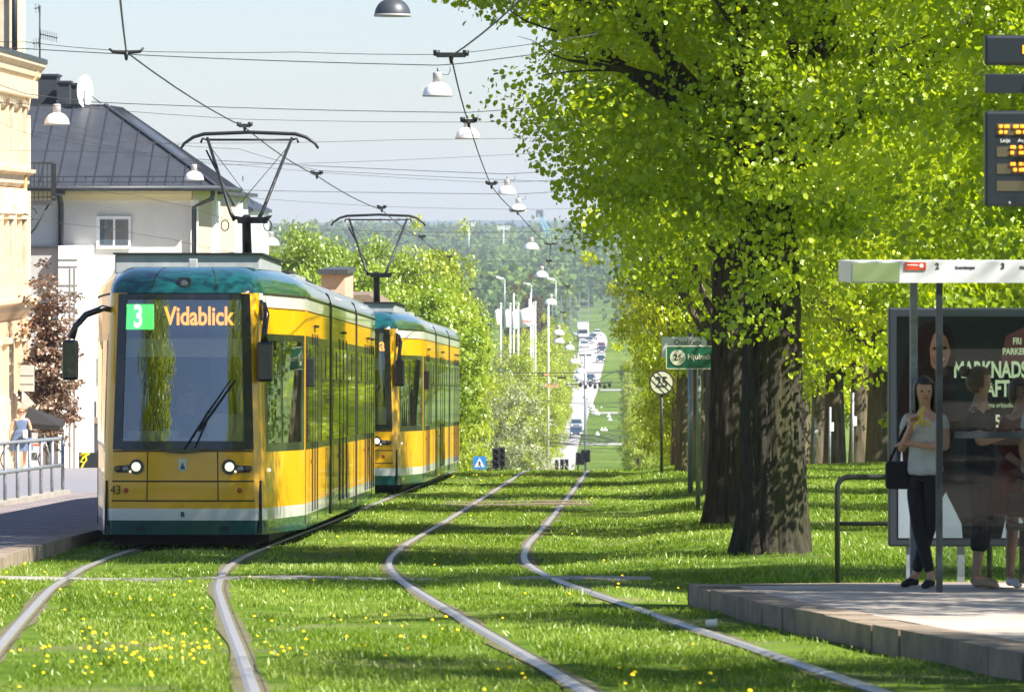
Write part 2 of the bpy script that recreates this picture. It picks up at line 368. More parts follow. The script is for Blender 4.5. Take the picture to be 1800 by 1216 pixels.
# ---------------------------------------------------------------- terrain
def grid_axis(pts):
    out = []
    for a, b, st in pts: out.append(np.arange(a, b, st))
    return np.concatenate(out)
ys = grid_axis([(-80,14,4),(14,60,.35),(60,150,.5),(150,260,3),(260,1000,20),(1000,2500,60),(2500,8501,500)])
xs = grid_axis([(-3500,-400,500),(-400,-60,40),(-60,-14,4),(-14,12,.3),(12,30,1.5),(30,90,8),(90,500,60),(500,3501,500)])
XX, YY = np.meshgrid(xs, ys); ZZ = G(XX, YY)
V = np.stack([XX, YY, ZZ], -1).reshape(-1, 3); nx = len(xs); ny = len(ys)
i = np.arange(ny-1)[:, None]*nx+np.arange(nx-1)[None]
Fq = np.stack([i, i+1, i+1+nx, i+nx], -1).reshape(-1, 4)
tagset(npmesh('ground', V, Fq, M['ground'], smooth=True), 'gently sloping grass ground', None, None, 'structure')

# rails
def strip_pts(fx, y0, y1, st=.5): return [(float(fx(y)), y) for y in np.arange(y0, y1, st)]
def rail_mb(fx, y0, y1):
    mb = MB(); prof = [(-.05,-.10),(-.05,.006),(-.024,.022),(.024,.022),(.028,.004),(.044,-.002),(.052,.008),(.062,.010),(.062,-.10)]
    ys_ = np.arange(y0, y1, .6); vs = []; n = len(prof)
    for y in ys_:
        x = float(fx(y)); z = float(np.interp(y, _zy, _zz))
        for (a, b) in prof: vs.append((x+a, y, z+b))
    for k in range(len(ys_)-1):
        for j in range(n-1):
            q = (k*n+j, k*n+j+1, (k+1)*n+j+1, (k+1)*n+j)
            mb.f.append(q); mb.m.append(0 if j in (1, 2, 3) else 1); mb.sm.append(False)
    mb.v = vs; return mb
for tc, lab in ((tc1, 'left grassed tram track, the one the yellow trams stand on'), (tc2, 'right grassed tram track, empty, curving towards the bus shelter')):
    t = empty('tram_track', (0,0,0), label=lab, cat='tram track', group='pair of tram tracks in the grass')
    for s in (-1, 1):
        rail_mb(lambda y: tc(y)+s*.7535, 6, 330).build('rail', [M['rail_top'], M['rail_side']], t)
    # bare earth worn beside the rails
    for s in (-1, 1):
        mb = MB(); yy = np.arange(6, 200, .3); vs = []
        for y in yy:
            x = float(tc(y))+s*.7535; w = .08+.025*math.sin(y*.5+s)+.015*math.sin(y*1.7)
            w2 = .09+.03*math.sin(y*.6+2*s)
            for q in (x-w2, x, x+w): vs.append((q, y, zt(y)+.008))
        mb.v = vs
        for k in range(len(yy)-1):
            for j in range(2): mb.f.append((k*3+j, k*3+j+1, (k+1)*3+j+1, (k+1)*3+j)); mb.m.append(0); mb.sm.append(True)
        tagset(mb.build('bare_earth', M['soil']), 'bare earth worn along the rails', kind='structure')
# crossing strips
def cross_strip(y, x0, x1, w, h, mat, label, name='crossing_beam'):
    mb = MB(); n = 40
    for k in range(n):
        a = x0+(x1-x0)*k/n; b = x0+(x1-x0)*(k+1)/n
        za = zt(y)+h+.012*math.sin(a*2.1); zb = zt(y)+h+.012*math.sin(b*2.1)
        mb.add([(a,y-w,za-.15),(b,y-w,zb-.15),(b,y+w,zb-.15),(a,y+w,za-.15),(a,y-w,za),(b,y-w,zb),(b,y+w,zb),(a,y+w,za)],
               [(4,5,6,7),(0,1,5,4),(2,3,7,6)], 0)
    return tagset(mb.build(name, mat), label, 'beam')
cross_strip(55.4, -6.2, 1.35, .28, .012, M['concrete'], 'pale concrete strip laid across both tracks in front of the tram')
for k, (yy_, nm) in enumerate(((94.5, 'nearer'), (97.0, 'farther'))):
    cross_strip(yy_, -1.45+.3*k, 1.35, .13, .035, M['wood'], f'{nm} of the two weathered wooden sleepers across the empty track')

# left platform and street
def edge_sheet(name, fx0, fx1, y0, y1, dz, mat, thick, label, st=1.0, sides=True):
    mb = MB(); yy = np.arange(y0, y1+.01, st); vs = []; n = 9
    for y in yy:
        a = float(fx0(y)); b = float(fx1(y))
        for k in range(n): vs.append((a+(b-a)*k/(n-1), y, zt(y)+dz))
    m = len(yy); base = len(vs)
    vs += [(v[0], v[1], v[2]-thick) for v in vs]
    for i_ in range(m-1):
        for k in range(n-1):
            q = (i_*n+k, i_*n+k+1, (i_+1)*n+k+1, (i_+1)*n+k); mb.f.append(q)
        mb.f.append((i_*n, (i_+1)*n, (i_+1)*n+base, i_*n+base)); mb.f.append((i_*n+n-1, i_*n+n-1+base, (i_+1)*n+n-1+base, (i_+1)*n+n-1))
    for k in range(n-1): mb.f.append((k, k+base, k+1+base, k+1)); q = (m-1)*n+k; mb.f.append((q, q+1, q+1+base, q+base))
    mb.v = vs; mb.m = [0]*len(mb.f); mb.sm = [False]*len(mb.f)
    return tagset(mb.build(name, mat), label, None, None, 'structure')
pe = lambda y: tc1(y)-1.50
edge_sheet('pavement', lambda y: -8.2+.012*(y-95), lambda y: pe(y)-.30, 40, 99, .15, M['pavers'], .4, 'paved tram platform on the left')
edge_sheet('kerb', lambda y: pe(y)-.30, pe, 40, 99, .165, M['granite'], .4, 'granite kerb of the left platform')
edge_sheet('road', lambda y: -34, lambda y: -8.35+.012*(y-95)+1.15*float(np.interp(y, [99.5, 104], [0, 1])), 60, 139, .08, M['asphalt'], .2, 'grey street left of the platform')
edge_sheet('pavement', lambda y: -40, lambda y: -7.4, 139.01, 300, .09, M['slabs'], .2, 'pavement before the houses')
# far road, seen rising beyond the valley
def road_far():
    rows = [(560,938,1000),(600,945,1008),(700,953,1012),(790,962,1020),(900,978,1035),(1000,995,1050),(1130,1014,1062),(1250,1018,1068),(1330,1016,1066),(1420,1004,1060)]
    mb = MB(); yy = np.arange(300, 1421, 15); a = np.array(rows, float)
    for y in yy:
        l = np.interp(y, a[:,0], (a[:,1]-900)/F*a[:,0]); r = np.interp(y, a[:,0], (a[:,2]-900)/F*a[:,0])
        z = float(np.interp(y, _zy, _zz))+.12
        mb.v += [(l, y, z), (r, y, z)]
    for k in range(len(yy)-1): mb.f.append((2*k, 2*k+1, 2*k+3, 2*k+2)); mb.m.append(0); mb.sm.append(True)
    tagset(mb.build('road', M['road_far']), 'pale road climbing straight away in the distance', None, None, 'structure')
    def rx(y, t): return float(np.interp(y, a[:,0], (a[:,1]*(1-t)+a[:,2]*t-900)/F*a[:,0]))
    return rx
road_x = road_far()
# paths crossing the far green median
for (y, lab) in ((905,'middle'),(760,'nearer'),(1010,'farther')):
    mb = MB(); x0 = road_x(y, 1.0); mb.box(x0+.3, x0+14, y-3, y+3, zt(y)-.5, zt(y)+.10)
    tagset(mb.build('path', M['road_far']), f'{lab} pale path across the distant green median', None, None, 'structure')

# right stop platform
V3_ = lambda *a: Vector(a)
def stop_platform():
    kb = [(1.43, 46.3), (1.78, 40.5), (2.25, 35.5), (2.74, 30.5), (3.6, 22), (4.6, 13)]
    top = [(x+.0, y) for x, y in kb]; inner = [(x+.32, y) for x, y in kb]; inner[0] = (1.75, 45.95)
    def zz(y): return zt(y)+.165
    mb = MB(); n = len(kb)
    vs = []
    for (x, y) in top: vs.append((x, y, zz(y)))
    for (x, y) in inner: vs.append((x, y, zz(y)))
    for (x, y) in top: vs.append((x, y, zz(y)-.4))
    fs = [(k, k+1, n+k+1, n+k) for k in range(n-1)]+[(2*n+k, 2*n+k+1, k+1, k) for k in range(n-1)]
    # laid as separate stones, about a metre each, not quite level
    P0 = [Vector(v) for v in vs]; r = random.Random(2)
    for k in range(n-1):
        L_ = (P0[k+1]-P0[k]).length; m_ = max(1, round(L_/1.0))
        for j in range(m_):
            a = j/m_+.008/L_*1.0; b = (j+1)/m_-.012/L_; dz = r.uniform(-.008, .008); dx = r.uniform(-.008, .008)
            q = []
            for (u, w) in ((k, a), (k, b), (n+k, b), (n+k, a)):
                p = P0[u].lerp(P0[u+1], w) if u != n-1 else P0[u]
                q.append(p)
            top_ = [p+V3_(dx, 0, dz) for p in q]; bot = [p-V3_(-dx, 0, .4) for p in q]
            mb.add(top_+bot, [(0,1,2,3),(0,4,5,1),(1,5,6,2),(2,6,7,3),(3,7,4,0)])
    mb.add([p-V3_(-.03,0,.02) if i_ < n else p-V3_(0,0,.02) for i_, p in enumerate(P0)], fs)
    # back return of the kerb
    mb.add([(1.43,46.3,zz(46.3)),(1.75,45.95,zz(45.95)),(9,48.9,zz(48.9)),(9,49.2,zz(49.2)),(1.43,46.3,zz(46.3)-.3),(9,49.2,zz(49.2)-.3)], [(0,1,2,3),(0,3,5,4)])
    tagset(mb.build('kerb', M['granite']), 'rough granite kerb around the right platform', None, None, 'structure')
    mb = MB(); vs = []; m = 14; rows = []
    for y in np.arange(13, 49.3, .8):
        x0 = float(np.interp(y, [p[1] for p in inner][::-1], [p[0] for p in inner][::-1])) if y < 45.95 else 1.75+(y-45.95)*2.45
        rows.append([(x0+(9.2-x0)*k/(m-1), y, zz(y)-.002) for k in range(m)])
    for r in rows: vs += r
    mb.add(vs, [(i_*m+k, i_*m+k+1, (i_+1)*m+k+1, (i_+1)*m+k) for i_ in range(len(rows)-1) for k in range(m-1)])
    tagset(mb.build('pavement', M['slabs']), 'pale paved stop platform at the right', None, None, 'structure')
stop_platform()
def on_plat(x, y):
    e = np.interp(y, [13, 22, 30.5, 35.5, 40.5, 46.3], [4.6, 3.6, 2.74, 2.25, 1.78, 1.43])
    return ((x > e-.03) & (y < 46.3)) | ((y >= 46.3) & (y < 46.35+(x-1.43)*.39) & (x > 1.43))

# grass blades and dandelions
def grass():
    px = []; py = []; hs = []
    bands = [(24,30,700),(30,38,620),(38,48,480),(48,60,340),(60,75,230),(75,95,150),(95,118,110),(118,141,90),(141,175,18)]
    for (a, b, dens) in bands:
        mid = (a+b)/2; xl = max(-.094*b, -9 if b < 100 else -.06*b); xr = .094*b
        n = int((b-a)*(xr-xl)*dens)
        x = rng.uniform(xl, xr, n); y = rng.uniform(a, b, n)
        keep = np.ones(n, bool)
        for tc in (tc1, tc2):
            for s in (-1, 1):
                d = x-(tc(y)+s*.7535)
                lim = np.where(np.sin(y*.9+s)+np.sin(x*5+y*2.1) > .3, .20, .11)
                keep &= ~((d > -.10) & (d < lim))
        keep &= ~on_plat(x, y)
        keep &= ~((x < pe(y)+.02) & (y < 139))
        keep &= ~((np.abs(y-55.4) < .30) & (x < 1.4) & (x > -6.3))
        keep &= ~((np.abs(y-94.5) < .2) & (x < 1.3) & (x > -1.5)); keep &= ~((np.abs(y-97) < .2) & (x < 1.3) & (x > -1.5))
        # thin near the stop kerb
        e = np.interp(y, [13, 22, 30.5, 35.5, 40.5, 46.3], [4.6, 3.6, 2.74, 2.25, 1.78, 1.43])
        worn = (x > tc2(y)+.8) & (x < e) & (y < 47)
        keep &= ~(worn & (rng.random(n) < .62+.3*np.sin(y*1.1)))
        # worn patches inside tracks
        bare = np.sin(x*1.9+y*.31)+np.sin(y*.83-x*2.7)+np.sin(x*.7-y*.17)
        keep &= ~((bare < -1.35) & (rng.random(n) < .8))
        x = x[keep]; y = y[keep]
        px.append(x); py.append(y)
    x = np.concatenate(px); y = np.concatenate(py); n = len(x)
    tall = np.clip(np.sin(x*2.3+1.7*np.sin(y*.37))+np.sin(y*.9+x*1.1)+.6*np.sin(x*7+y*3), -1, 2)
    h = (.024+.012*np.clip(tall, 0, 2)+.016*rng.random(n)**2)*(1+.004*(y-30))
    u = x-tc2(y); h *= np.where(u > 2.2, 1.25, 1)
    w = (.0042+.00009*(y-24))*(.7+.6*rng.random(n))
    z = G(x, y)-.006
    a = rng.uniform(0, 2*math.pi, n); l = rng.normal(0, .45, n)*h; l2 = rng.normal(0, .45, n)*h
    dx = np.cos(a)*w; dy = np.sin(a)*w
    V = np.empty((n, 4, 3)); V[:, 0] = np.stack([x-dx, y-dy, z], 1); V[:, 1] = np.stack([x+dx, y+dy, z], 1)
    V[:, 2] = np.stack([x+dx*.5+l*.6, y+dy*.5+l2*.6, z+h*.7], 1); V[:, 3] = np.stack([x+l, y+l2, z+h], 1)
    Fc = np.arange(n*4).reshape(n, 4)
    var = np.clip(.5+.22*rng.normal(size=n)+.18*np.sin(x*1.7+y*.5)+.1*np.sin(y*1.9), 0, 1)
    tagset(npmesh('grass', V.reshape(-1, 3), Fc, M['grass_blade'], var=np.repeat(var, 4)), 'bright green grass growing between and beside the rails', 'grass', None, 'stuff')
    print('grass', n)
    # dandelions: small domed heads
    n = 1000; yy = 26+118*rng.random(n)**1.25; xx = rng.uniform(-.094, .094, n)*yy
    den = np.sin(xx*.9+yy*.23)+np.sin(yy*.31-xx*1.7)+np.where((xx < -1.2) & (yy < 60), 1.0, 0)+np.where((yy > 100) & (xx < -.5), .9, 0)+rng.normal(0, .8, n)-np.where(xx > 1.5, 1.5, 0)
    k = (den > .7) & ~on_plat(xx, yy) & (xx > pe(yy)+.1)
    for tc in (tc1, tc2):
        for s in (-1, 1): k &= np.abs(xx-(tc(yy)+s*.7535)) > .14
    xx = xx[k]; yy = yy[k]
    # patch at lower left
    m = 100; xa = rng.normal(-2.05, .6, m); ya = rng.normal(34.0, 1.5, m); kk = (np.abs(xa-(tc1(ya)+.7535)) > .12) & (np.abs(xa-(tc1(ya)-.7535)) > .12)
    xx = np.concatenate([xx, xa[kk]]); yy = np.concatenate([yy, ya[kk]]); n = len(xx)
    zz = G(xx, yy)+.045+.03*rng.random(n); r = .008+.007*rng.random(n)+.00009*(yy-30)
    ang = np.arange(6)*math.pi/3; vs = []; fs = []
    for lvl, (rr, hh) in enumerate(((1, 0), (.75, .55), (0.25, .8))):
        vs.append(np.stack([xx[:, None]+r[:, None]*rr*np.cos(ang), yy[:, None]+r[:, None]*rr*np.sin(ang), (zz+r*hh)[:, None]+0*ang], -1))
    V = np.stack(vs, 1).reshape(n, 18, 3); q = []
    for a_ in range(2):
        for k_ in range(6): q.append((a_*6+k_, a_*6+(k_+1) % 6, a_*6+6+(k_+1) % 6, a_*6+6+k_))
    q += [(12, 13, 14, 15), (12, 15, 16, 17)]; q = np.array(q)
    Fc = (q[None]+18*np.arange(n)[:, None, None]).reshape(-1, 4)
    tagset(npmesh('dandelions', V.reshape(-1, 3), Fc, M['dandelion']), 'yellow dandelion heads scattered through the grass', 'flowers', None, 'stuff')
grass()

# ---------------------------------------------------------------- trees
def leaves(pts, size, seed, fold=True, up=.5, out=None):
    """leaf blades at pts: folded six point leaves, or plain lozenges for far crowns"""
    r = np.random.default_rng(seed); n = len(pts); size = size*(.5+.85*r.random(n))
    nrm = r.normal(size=(n, 3)); nrm[:, 2] = np.abs(nrm[:, 2])+up
    if out is not None: nrm += out*.7
    nrm /= np.linalg.norm(nrm, axis=1)[:, None]
    t = r.normal(size=(n, 3)); t[:, 2] -= .6; t -= nrm*(t*nrm).sum(1)[:, None]; t /= np.linalg.norm(t, axis=1)[:, None]
    b = np.cross(nrm, t); s = size[:, None]
    if fold:
        loc = [(0,0,0),(.42,.22,.10),(.40,.68,.06),(0,1,-.12),(-.42,.22,.10),(-.40,.68,.06)]
        V = np.stack([pts+s*(b*x+t*y+nrm*z) for x, y, z in loc], 1)
        q = np.array([(0,1,2,3),(0,3,5,4)]); k = 6
    else:
        loc = [(0,0,0),(.45,.45,.1),(0,1,0),(-.45,.45,.1)]
        V = np.stack([pts+s*(b*x+t*y+nrm*z) for x, y, z in loc], 1); q = np.array([(0,1,2,3)]); k = 4
    Fc = (q[None]+k*np.arange(n)[:, None, None]).reshape(-1, 4)
    return V.reshape(-1, 3), Fc, k
def crown_points(n_clump, per, rad, clump_r, seed, shell=.45, low=-1.0, taper=0.0, thin=1.0, bare=False):
    """leaf positions in clumps through an uneven ellipsoid of radii rad"""
    r = np.random.default_rng(seed); c = []
    while len(c) < n_clump:
        d = r.normal(size=3); d /= np.linalg.norm(d)
        if d[2] < low: continue
        if d[2] > .18 and r.random() > thin: continue
        rr = shell+(1-shell)*r.random()**.7
        if bare and abs(d[0]*rr) < .13 and d[1] < .1 and d[2]*rr < -.60: continue
        wob = 1+.13*math.sin(d[0]*5+seed)+.12*math.sin(d[1]*6+2*seed)+.1*math.sin(d[2]*7+seed*3)+.1*r.normal()
        if r.random() < .06: rr *= 1.12
        c.append(d*rr*wob)
    c = np.array(c)*np.array(rad)
    if taper: lo = c[:, 2] < 0; c[:, 0] = np.where(lo & (c[:, 0] < 0), c[:, 0]*(1+taper*c[:, 2]/rad[2]), c[:, 0])
    cr = clump_r*(.55+.8*r.random(n_clump))
    k = np.repeat(np.arange(n_clump), per); off = r.normal(size=(len(k), 3)); off /= np.linalg.norm(off, axis=1)[:, None]
    off *= (r.random(len(k))**.45)[:, None]; off *= cr[k][:, None]*np.array([1.2, 1.2, .62])
    p = c[k]+off
    out = p/np.array(rad); out /= (np.linalg.norm(out, axis=1)[:, None]+1e-6)
    hue = np.clip(.5+.28*r.normal(size=n_clump)[k]*.7+.16*r.normal(size=len(k)), 0, 1)
    return p, out, hue, c
def crown_mesh(name, n_clump, per, rad, clump_r, leaf, seed, mat, fold=False, **kw):
    p, out, hue, c = crown_points(n_clump, per, rad, clump_r, seed, **kw)
    V, Fc, k = leaves(p, leaf, seed+1, fold, out=out)
    return V, Fc, np.repeat(hue, k), c
def trunk_mesh(name, base, r0, H, seed, mat, limbs=6, crown_r=3, detail=False, lean=(0,0), fork=.55):
    """tapered furrowed trunk running up into limbs and branches, one mesh"""
    r = random.Random(seed); mb = MB()
    n = 72 if detail else 12; lev = 60 if detail else 10
    vs = []; Hf = H*fork
    for k in range(lev+1):
        t = k/lev; z = Hf*t; rad = r0*(1-.22*t)+r0*.24*math.exp(-z/.30)*1.0+r0*.18*math.exp(-z/1.3)
        for j in range(n):
            a = 2*math.pi*j/n; f = 0
            if detail:
                f = .10*math.exp(-z*1.6)*math.sin(a*5+seed)+.05*math.exp(-((z-1.6)/.25)**2)*math.cos(a-4.2)+.045*math.sin(a*13+2*math.sin(z*1.7+a))+.03*math.sin(a*29+3*math.sin(z*2.3))+.02*math.sin(a*47+z*3)+.05*math.sin(a*5+1+z*.4)*math.exp(-z*.8)+.03*math.sin(a*3+z)
            else: f = .06*math.sin(a*3+seed)
            rr = rad*(1+f); vs.append((lean[0]*t+rr*math.cos(a), lean[1]*t+rr*math.sin(a), z-.12))
    fs = [(k*n+j, k*n+(j+1)%n, (k+1)*n+(j+1)%n, (k+1)*n+j) for k in range(lev) for j in range(n)]
    mb.add(vs, fs, 0, True)
    top = Vector((lean[0], lean[1], Hf-.14))
    def branch(p, d, L, rad, depth):
        pts = [p]; rs = [rad]; q = p.copy(); dd = d.copy()
        seg = 5
        for s in range(seg):
            dd = (dd+Vector((r.uniform(-.22,.22), r.uniform(-.22,.22), r.uniform(-.12,.2)))).normalized()
            q = q+dd*L/seg; pts.append(q.copy()); rs.append(rad*(1-.72*(s+1)/seg))
            if depth > 0 and s >= 1 and r.random() < .8:
                sd = (dd+Vector((r.uniform(-1,1), r.uniform(-1,1), r.uniform(-.35,.5)))).normalized()
                branch(q.copy(), sd, L*.55, rs[-1]*.62, depth-1)
        mb.tube(pts, rs, 8 if rad > .05 else 5, 0)
    for k in range(limbs):
        a = 2*math.pi*(k+r.random()*.6)/limbs; e = r.uniform(.5, 1.4) if k else 3
        d = Vector((math.cos(a), math.sin(a), e)).normalized()
        s0 = top-Vector((0,0,r.uniform(0,.25)*Hf*.3))
        branch(s0, d, crown_r*r.uniform(.8, 1.15)*(1.2 if k == 0 else 1), r0*r.uniform(.30,.5), 2 if detail else 1)
    return mb
def place_tree(name, x, y, H, crown_rad, cz, n_clump, per, clump_r, leaf, trunk_r, seed, lmat, bmat, label, cat='tree', group=None, fold=False, detail=False, limbs=6, fork=.5, coff=(0,0), lean=(0,0), **kw):
    z = g1(x, y); t = empty(name, (x, y, z), label=label, cat=cat, group=group)
    V, Fc, hue, c = crown_mesh(name, n_clump, per, crown_rad, clump_r, leaf, seed, lmat, fold, **kw)
    V = V+np.array([coff[0], coff[1], cz])
    npmesh('crown', V, Fc, lmat, t, var=hue)
    trunk_mesh('trunk', (0,0,0), trunk_r, cz+crown_rad[2]*.5, seed, bmat, limbs, max(crown_rad[:2]), detail, lean, fork).build('trunk', bmat, t)
    return t
# the lime avenue, right of the tracks: three individually grown near trees
T1 = place_tree('lime_tree', 2.83, 62, 11, (3.95,3.5,4.6), 7.40, 600, 240, .54, .064, .335, 11, M['leaf_near'], M['bark'],
    'largest lime tree, thick furrowed dark trunk, nearest beside the bus shelter', group='avenue of lime trees right of the tracks', fold=True, detail=True, limbs=7, fork=.44, coff=(-.22, -.2), shell=.35, taper=.50, thin=.75)
T0 = place_tree('lime_tree', 6.6, 51.5, 10, (3.9,3.2,3.7), 6.5, 400, 240, .56, .066, .30, 23, M['leaf_near'], M['bark'],
    'lime tree whose leafy boughs hang in the upper right behind the departure board', group='avenue of lime trees right of the tracks', fold=True, detail=False, limbs=8, fork=.5, shell=.3, thin=.6)
T2 = place_tree('lime_tree', 2.93, 75.5, 11, (2.6,3.0,4.15), 7.15, 370, 190, .54, .070, .31, 31, M['leaf_near'], M['bark'],
    'second lime tree, dark trunk half hidden behind the largest trunk', group='avenue of lime trees right of the tracks', fold=True, detail=True, limbs=6, fork=.42, shell=.4, taper=.3)
# shared crowns for the rest
def proto(name, n_clump, per, leaf, seed, lmat, bmat, rad=(1,1,1), clump_r=.2, trunk_r=.09, H=1, crown_z=1.5, **kw):
    V, Fc, hue, c = crown_mesh(name, n_clump, per, rad, clump_r, leaf, seed, lmat, False, **kw)
    V = V+np.array([0,0,crown_z]); co = npmesh('crown', V, Fc, lmat, None, var=hue)
    tr = trunk_mesh('t', (0,0,0), trunk_r, crown_z+.5, seed, bmat, 5, .9, False, fork=.55).build('trunk', bmat)
    C.objects.unlink(co); C.objects.unlink(tr); return co, tr
def tree_from(pr, name, x, y, s, sz, rot, label, cat='tree', group=None, z=None, sy=None, dz=0, spin=0, shift=0):
    t = empty(name, (x, y, g1(x, y)-.05 if z is None else z), (0,0,rot), label, cat, group); t.scale = (s, s if sy is None else sy, sz)
    for k, o in enumerate(pr):
        c = o.copy(); C.objects.link(c); c.parent = t; c.name = ('crown', 'trunk')[k]
        if k == 0: c.location.z = dz; c.rotation_euler.z = spin; c.location.x = shift
        elif sy is not None: c.scale = (.85, .9, 1)
    return t
PA = proto('a', 230, 130, .033, 5, M['leaf_mid'], M['bark_pale'], clump_r=.17, crown_z=1.28, trunk_r=.085)
PB = proto('b', 230, 130, .033, 6, M['leaf_mid'], M['bark_pale'], clump_r=.17, crown_z=1.22, trunk_r=.085)
ordn = ['third','fourth','fifth','sixth','seventh','eighth','ninth','tenth','eleventh','twelfth','thirteenth','fourteenth','fifteenth']
row = [(88,3.25,1.95),(100,3.6,1.95),(113,3.74,1.75),(127,3.82,1.5),(142,4.15,1.45),(158,4.6,1.35),(175,5.0,1.35),(193,5.6,1.45),(212,6.2,1.55),(235,7.0,1.75)]
for k, (y, x, s) in enumerate(row):
    tree_from((PA, PB)[k%2], 'lime_tree', x, y, s*1.4, 3.4, 0, shift=.37, sy=2.8, dz=.98 if y < 95 else .88 if y < 110 else .5 if y < 135 else -.05, spin=k*1.7, label=f'{ordn[k]} lime tree down the avenue, counted away from the bus shelter', group='avenue of lime trees right of the tracks')
row2 = [(128,9.3,3.6),(140,9.05,3.5),(150,9.2,3.4),(165,9.35,3.4),(180,9.75,3.5),(200,10.2,3.6),(113,9.6,3.3),(222,10.5,4)]
for k, (y, x, s) in enumerate(sorted(row2)):
    tree_from((PB, PA)[k%2], 'park_tree', x, y, s, s*1.05, k*2.1+1, dz=.55, label=f'park tree in the far row behind the railing, {["nearest","second nearest","third nearest","fourth nearest","fifth nearest","sixth nearest","seventh nearest","farthest"][k]} of that row', group='far row of park trees behind the shelter')
row3 = [(72,8.0,3.0),(84,8.6,3.1),(97,8.8,3.1),(98,14.5,4.2),(112,17,4.2),(135,16,4.4),(160,16.5,4.6),(185,15.5,4.6),(215,18,5),(250,14,5.5),(250,23,5.5)]  # nearest three are added to throw more shade across the lawn
for k, (y, x, s) in enumerate(row3):
    tree_from((PA, PB)[k%2], 'park_tree', x, y, s, s*1.05, k*2.7, dz=.15, label=f'leafy tree in the park depth behind the poster case, {["first","second","third","fourth","fifth","sixth","seventh","eighth","ninth","tenth","last"][k]} going back', group='trees deep in the park')
for k, (y, x, s) in enumerate([(38,8.3,3.0),(28,7.6,3.1),(18,8.0,3.3),(4,9.5,3.6),(14,-15.5,4.2),(32,-13.2,4.0),(-6,-20,4.4)]):
    tree_from((PA, PB)[k%2], 'lime_tree', x, y, s, s*(1.5 if x > 0 else 1.15), k*1.3, label=f'lime tree standing outside the view, {["first","second","third","fourth","fifth","sixth","seventh"][k]} of seven whose shade and reflection reach it', group='lime trees outside the view')
# left of the tracks
PL = proto('l', 320, 120, .046, 8, M['leaf_left'], M['bark_pale'], clump_r=.19, crown_z=1.2)
PY = proto('y', 300, 110, .042, 9, M['leaf_lime'], M['bark_pale'], clump_r=.17, crown_z=1.15)
PG = proto('g', 260, 100, .034, 10, M['leaf_grey'], M['bark_pale'], clump_r=.16, crown_z=.9, trunk_r=.05)
PF = proto('f', 150, 60, .09, 12, M['leaf_far'], M['bark_pale'], clump_r=.22, crown_z=1.15)
PBn = proto('n', 150, 60, .07, 13, M['leaf_brown'], M['bark_pale'], clump_r=.2, crown_z=1.1)
def tree_px(pr, name, px, d, top, w, label, group=None, rot=0, czf=2.2, cat='tree'):
    x = (px-900)/F*d; s = w/2/F*d; zt_ = -(top-400)/F*d; z = g1(x, d); H = zt_-z
    return tree_from(pr, name, x, d, s, H/czf, rot, label, cat, group, z=z-.1)
LG = 'bright green trees left of the tracks'
tree_px(PL, 'broadleaf_tree', 556, 235, 372, 190, 'bright green tree rising between the two trams pantographs, top against the sky', LG, 0)
tree_px(PL, 'broadleaf_tree', 640, 225, 440, 200, 'bright green tree directly above the rear of the front tram', LG, 1)
tree_px(PY, 'broadleaf_tree', 762, 262, 418, 175, 'tall yellow green tree behind the second tram pantograph', LG, 2)
tree_px(PL, 'broadleaf_tree', 735, 215, 470, 240, 'wide bright green tree behind the second tram', LG, 3.3)
tree_px(PY, 'broadleaf_tree', 806, 285, 502, 120, 'yellow green tree left of the flags', LG, 4)
tree_px(PL, 'broadleaf_tree', 500, 250, 400, 120, 'green tree behind the house roof end, left of the others', LG, 5)
tree_px(PL, 'broadleaf_tree', 622, 255, 396, 170, 'rounded bright green tree behind the gap between the pantographs', LG, 2.2)
tree_px(PL, 'broadleaf_tree', 696, 262, 418, 170, 'rounded bright green tree directly behind the second pantograph', LG, .7)
tree_px(PL, 'broadleaf_tree', 790, 345, 530, 150, 'bright green tree low behind the tail of the second tram', LG, 1.9)
tree_px(PG, 'flowering_tree', 868, 350, 618, 185, 'large grey green budding tree right of the second tram', 'grey green budding trees', 0, 1.95, 'tree')
tree_px(PG, 'flowering_tree', 818, 345, 640, 120, 'smaller grey green budding tree touching the second tram', 'grey green budding trees', 2, 1.95, 'tree')
RG = 'fresh green trees beside the distant road'
for k, a in enumerate([(880,420,645,110),(908,500,612,100),(940,640,592,100),(957,760,572,80),(915,700,575,90),(978,900,562,62),(872,360,730,80),(905,430,690,66),(875,365,700,90),(948,560,650,75),(970,700,628,62),(990,1000,580,40),(988,850,606,46)]):
    tree_px(PY, 'roadside_tree', a[0], a[1], a[2], a[3], f'fresh yellow green roadside tree left of the distant road, {["first","second","third","fourth","fifth","sixth","seventh","eighth","ninth","tenth","eleventh","twelfth","thirteenth"][k]} of the clump', RG, k*.9)
for k, a in enumerate([(1122,440,742,60),(1120,500,725,52),(1118,570,712,48),(1114,650,700,44),(1110,740,690,40),(1108,830,670,36),(1106,930,652,32),(1102,1040,630,30)]):
    tree_px(PY, 'roadside_tree', a[0], a[1], a[2], a[3], f'tree shading the distant green median from the right, {["first","second","third","fourth","fifth","sixth","seventh","eighth"][k]} going away', 'trees right of the distant median', k)
tree_px(PBn, 'bare_tree', 912, 950, 520, 60, 'brown barely leafed tree under the white flags', None, 1)
tree_px(PBn, 'bare_tree', 935, 1100, 500, 46, 'brown barely leafed tree behind the flag pole tops', None, 2)
tree_px(PF, 'broadleaf_tree', 955, 1300, 548, 60, 'dull green tree to the right of the white flags', None, 2)
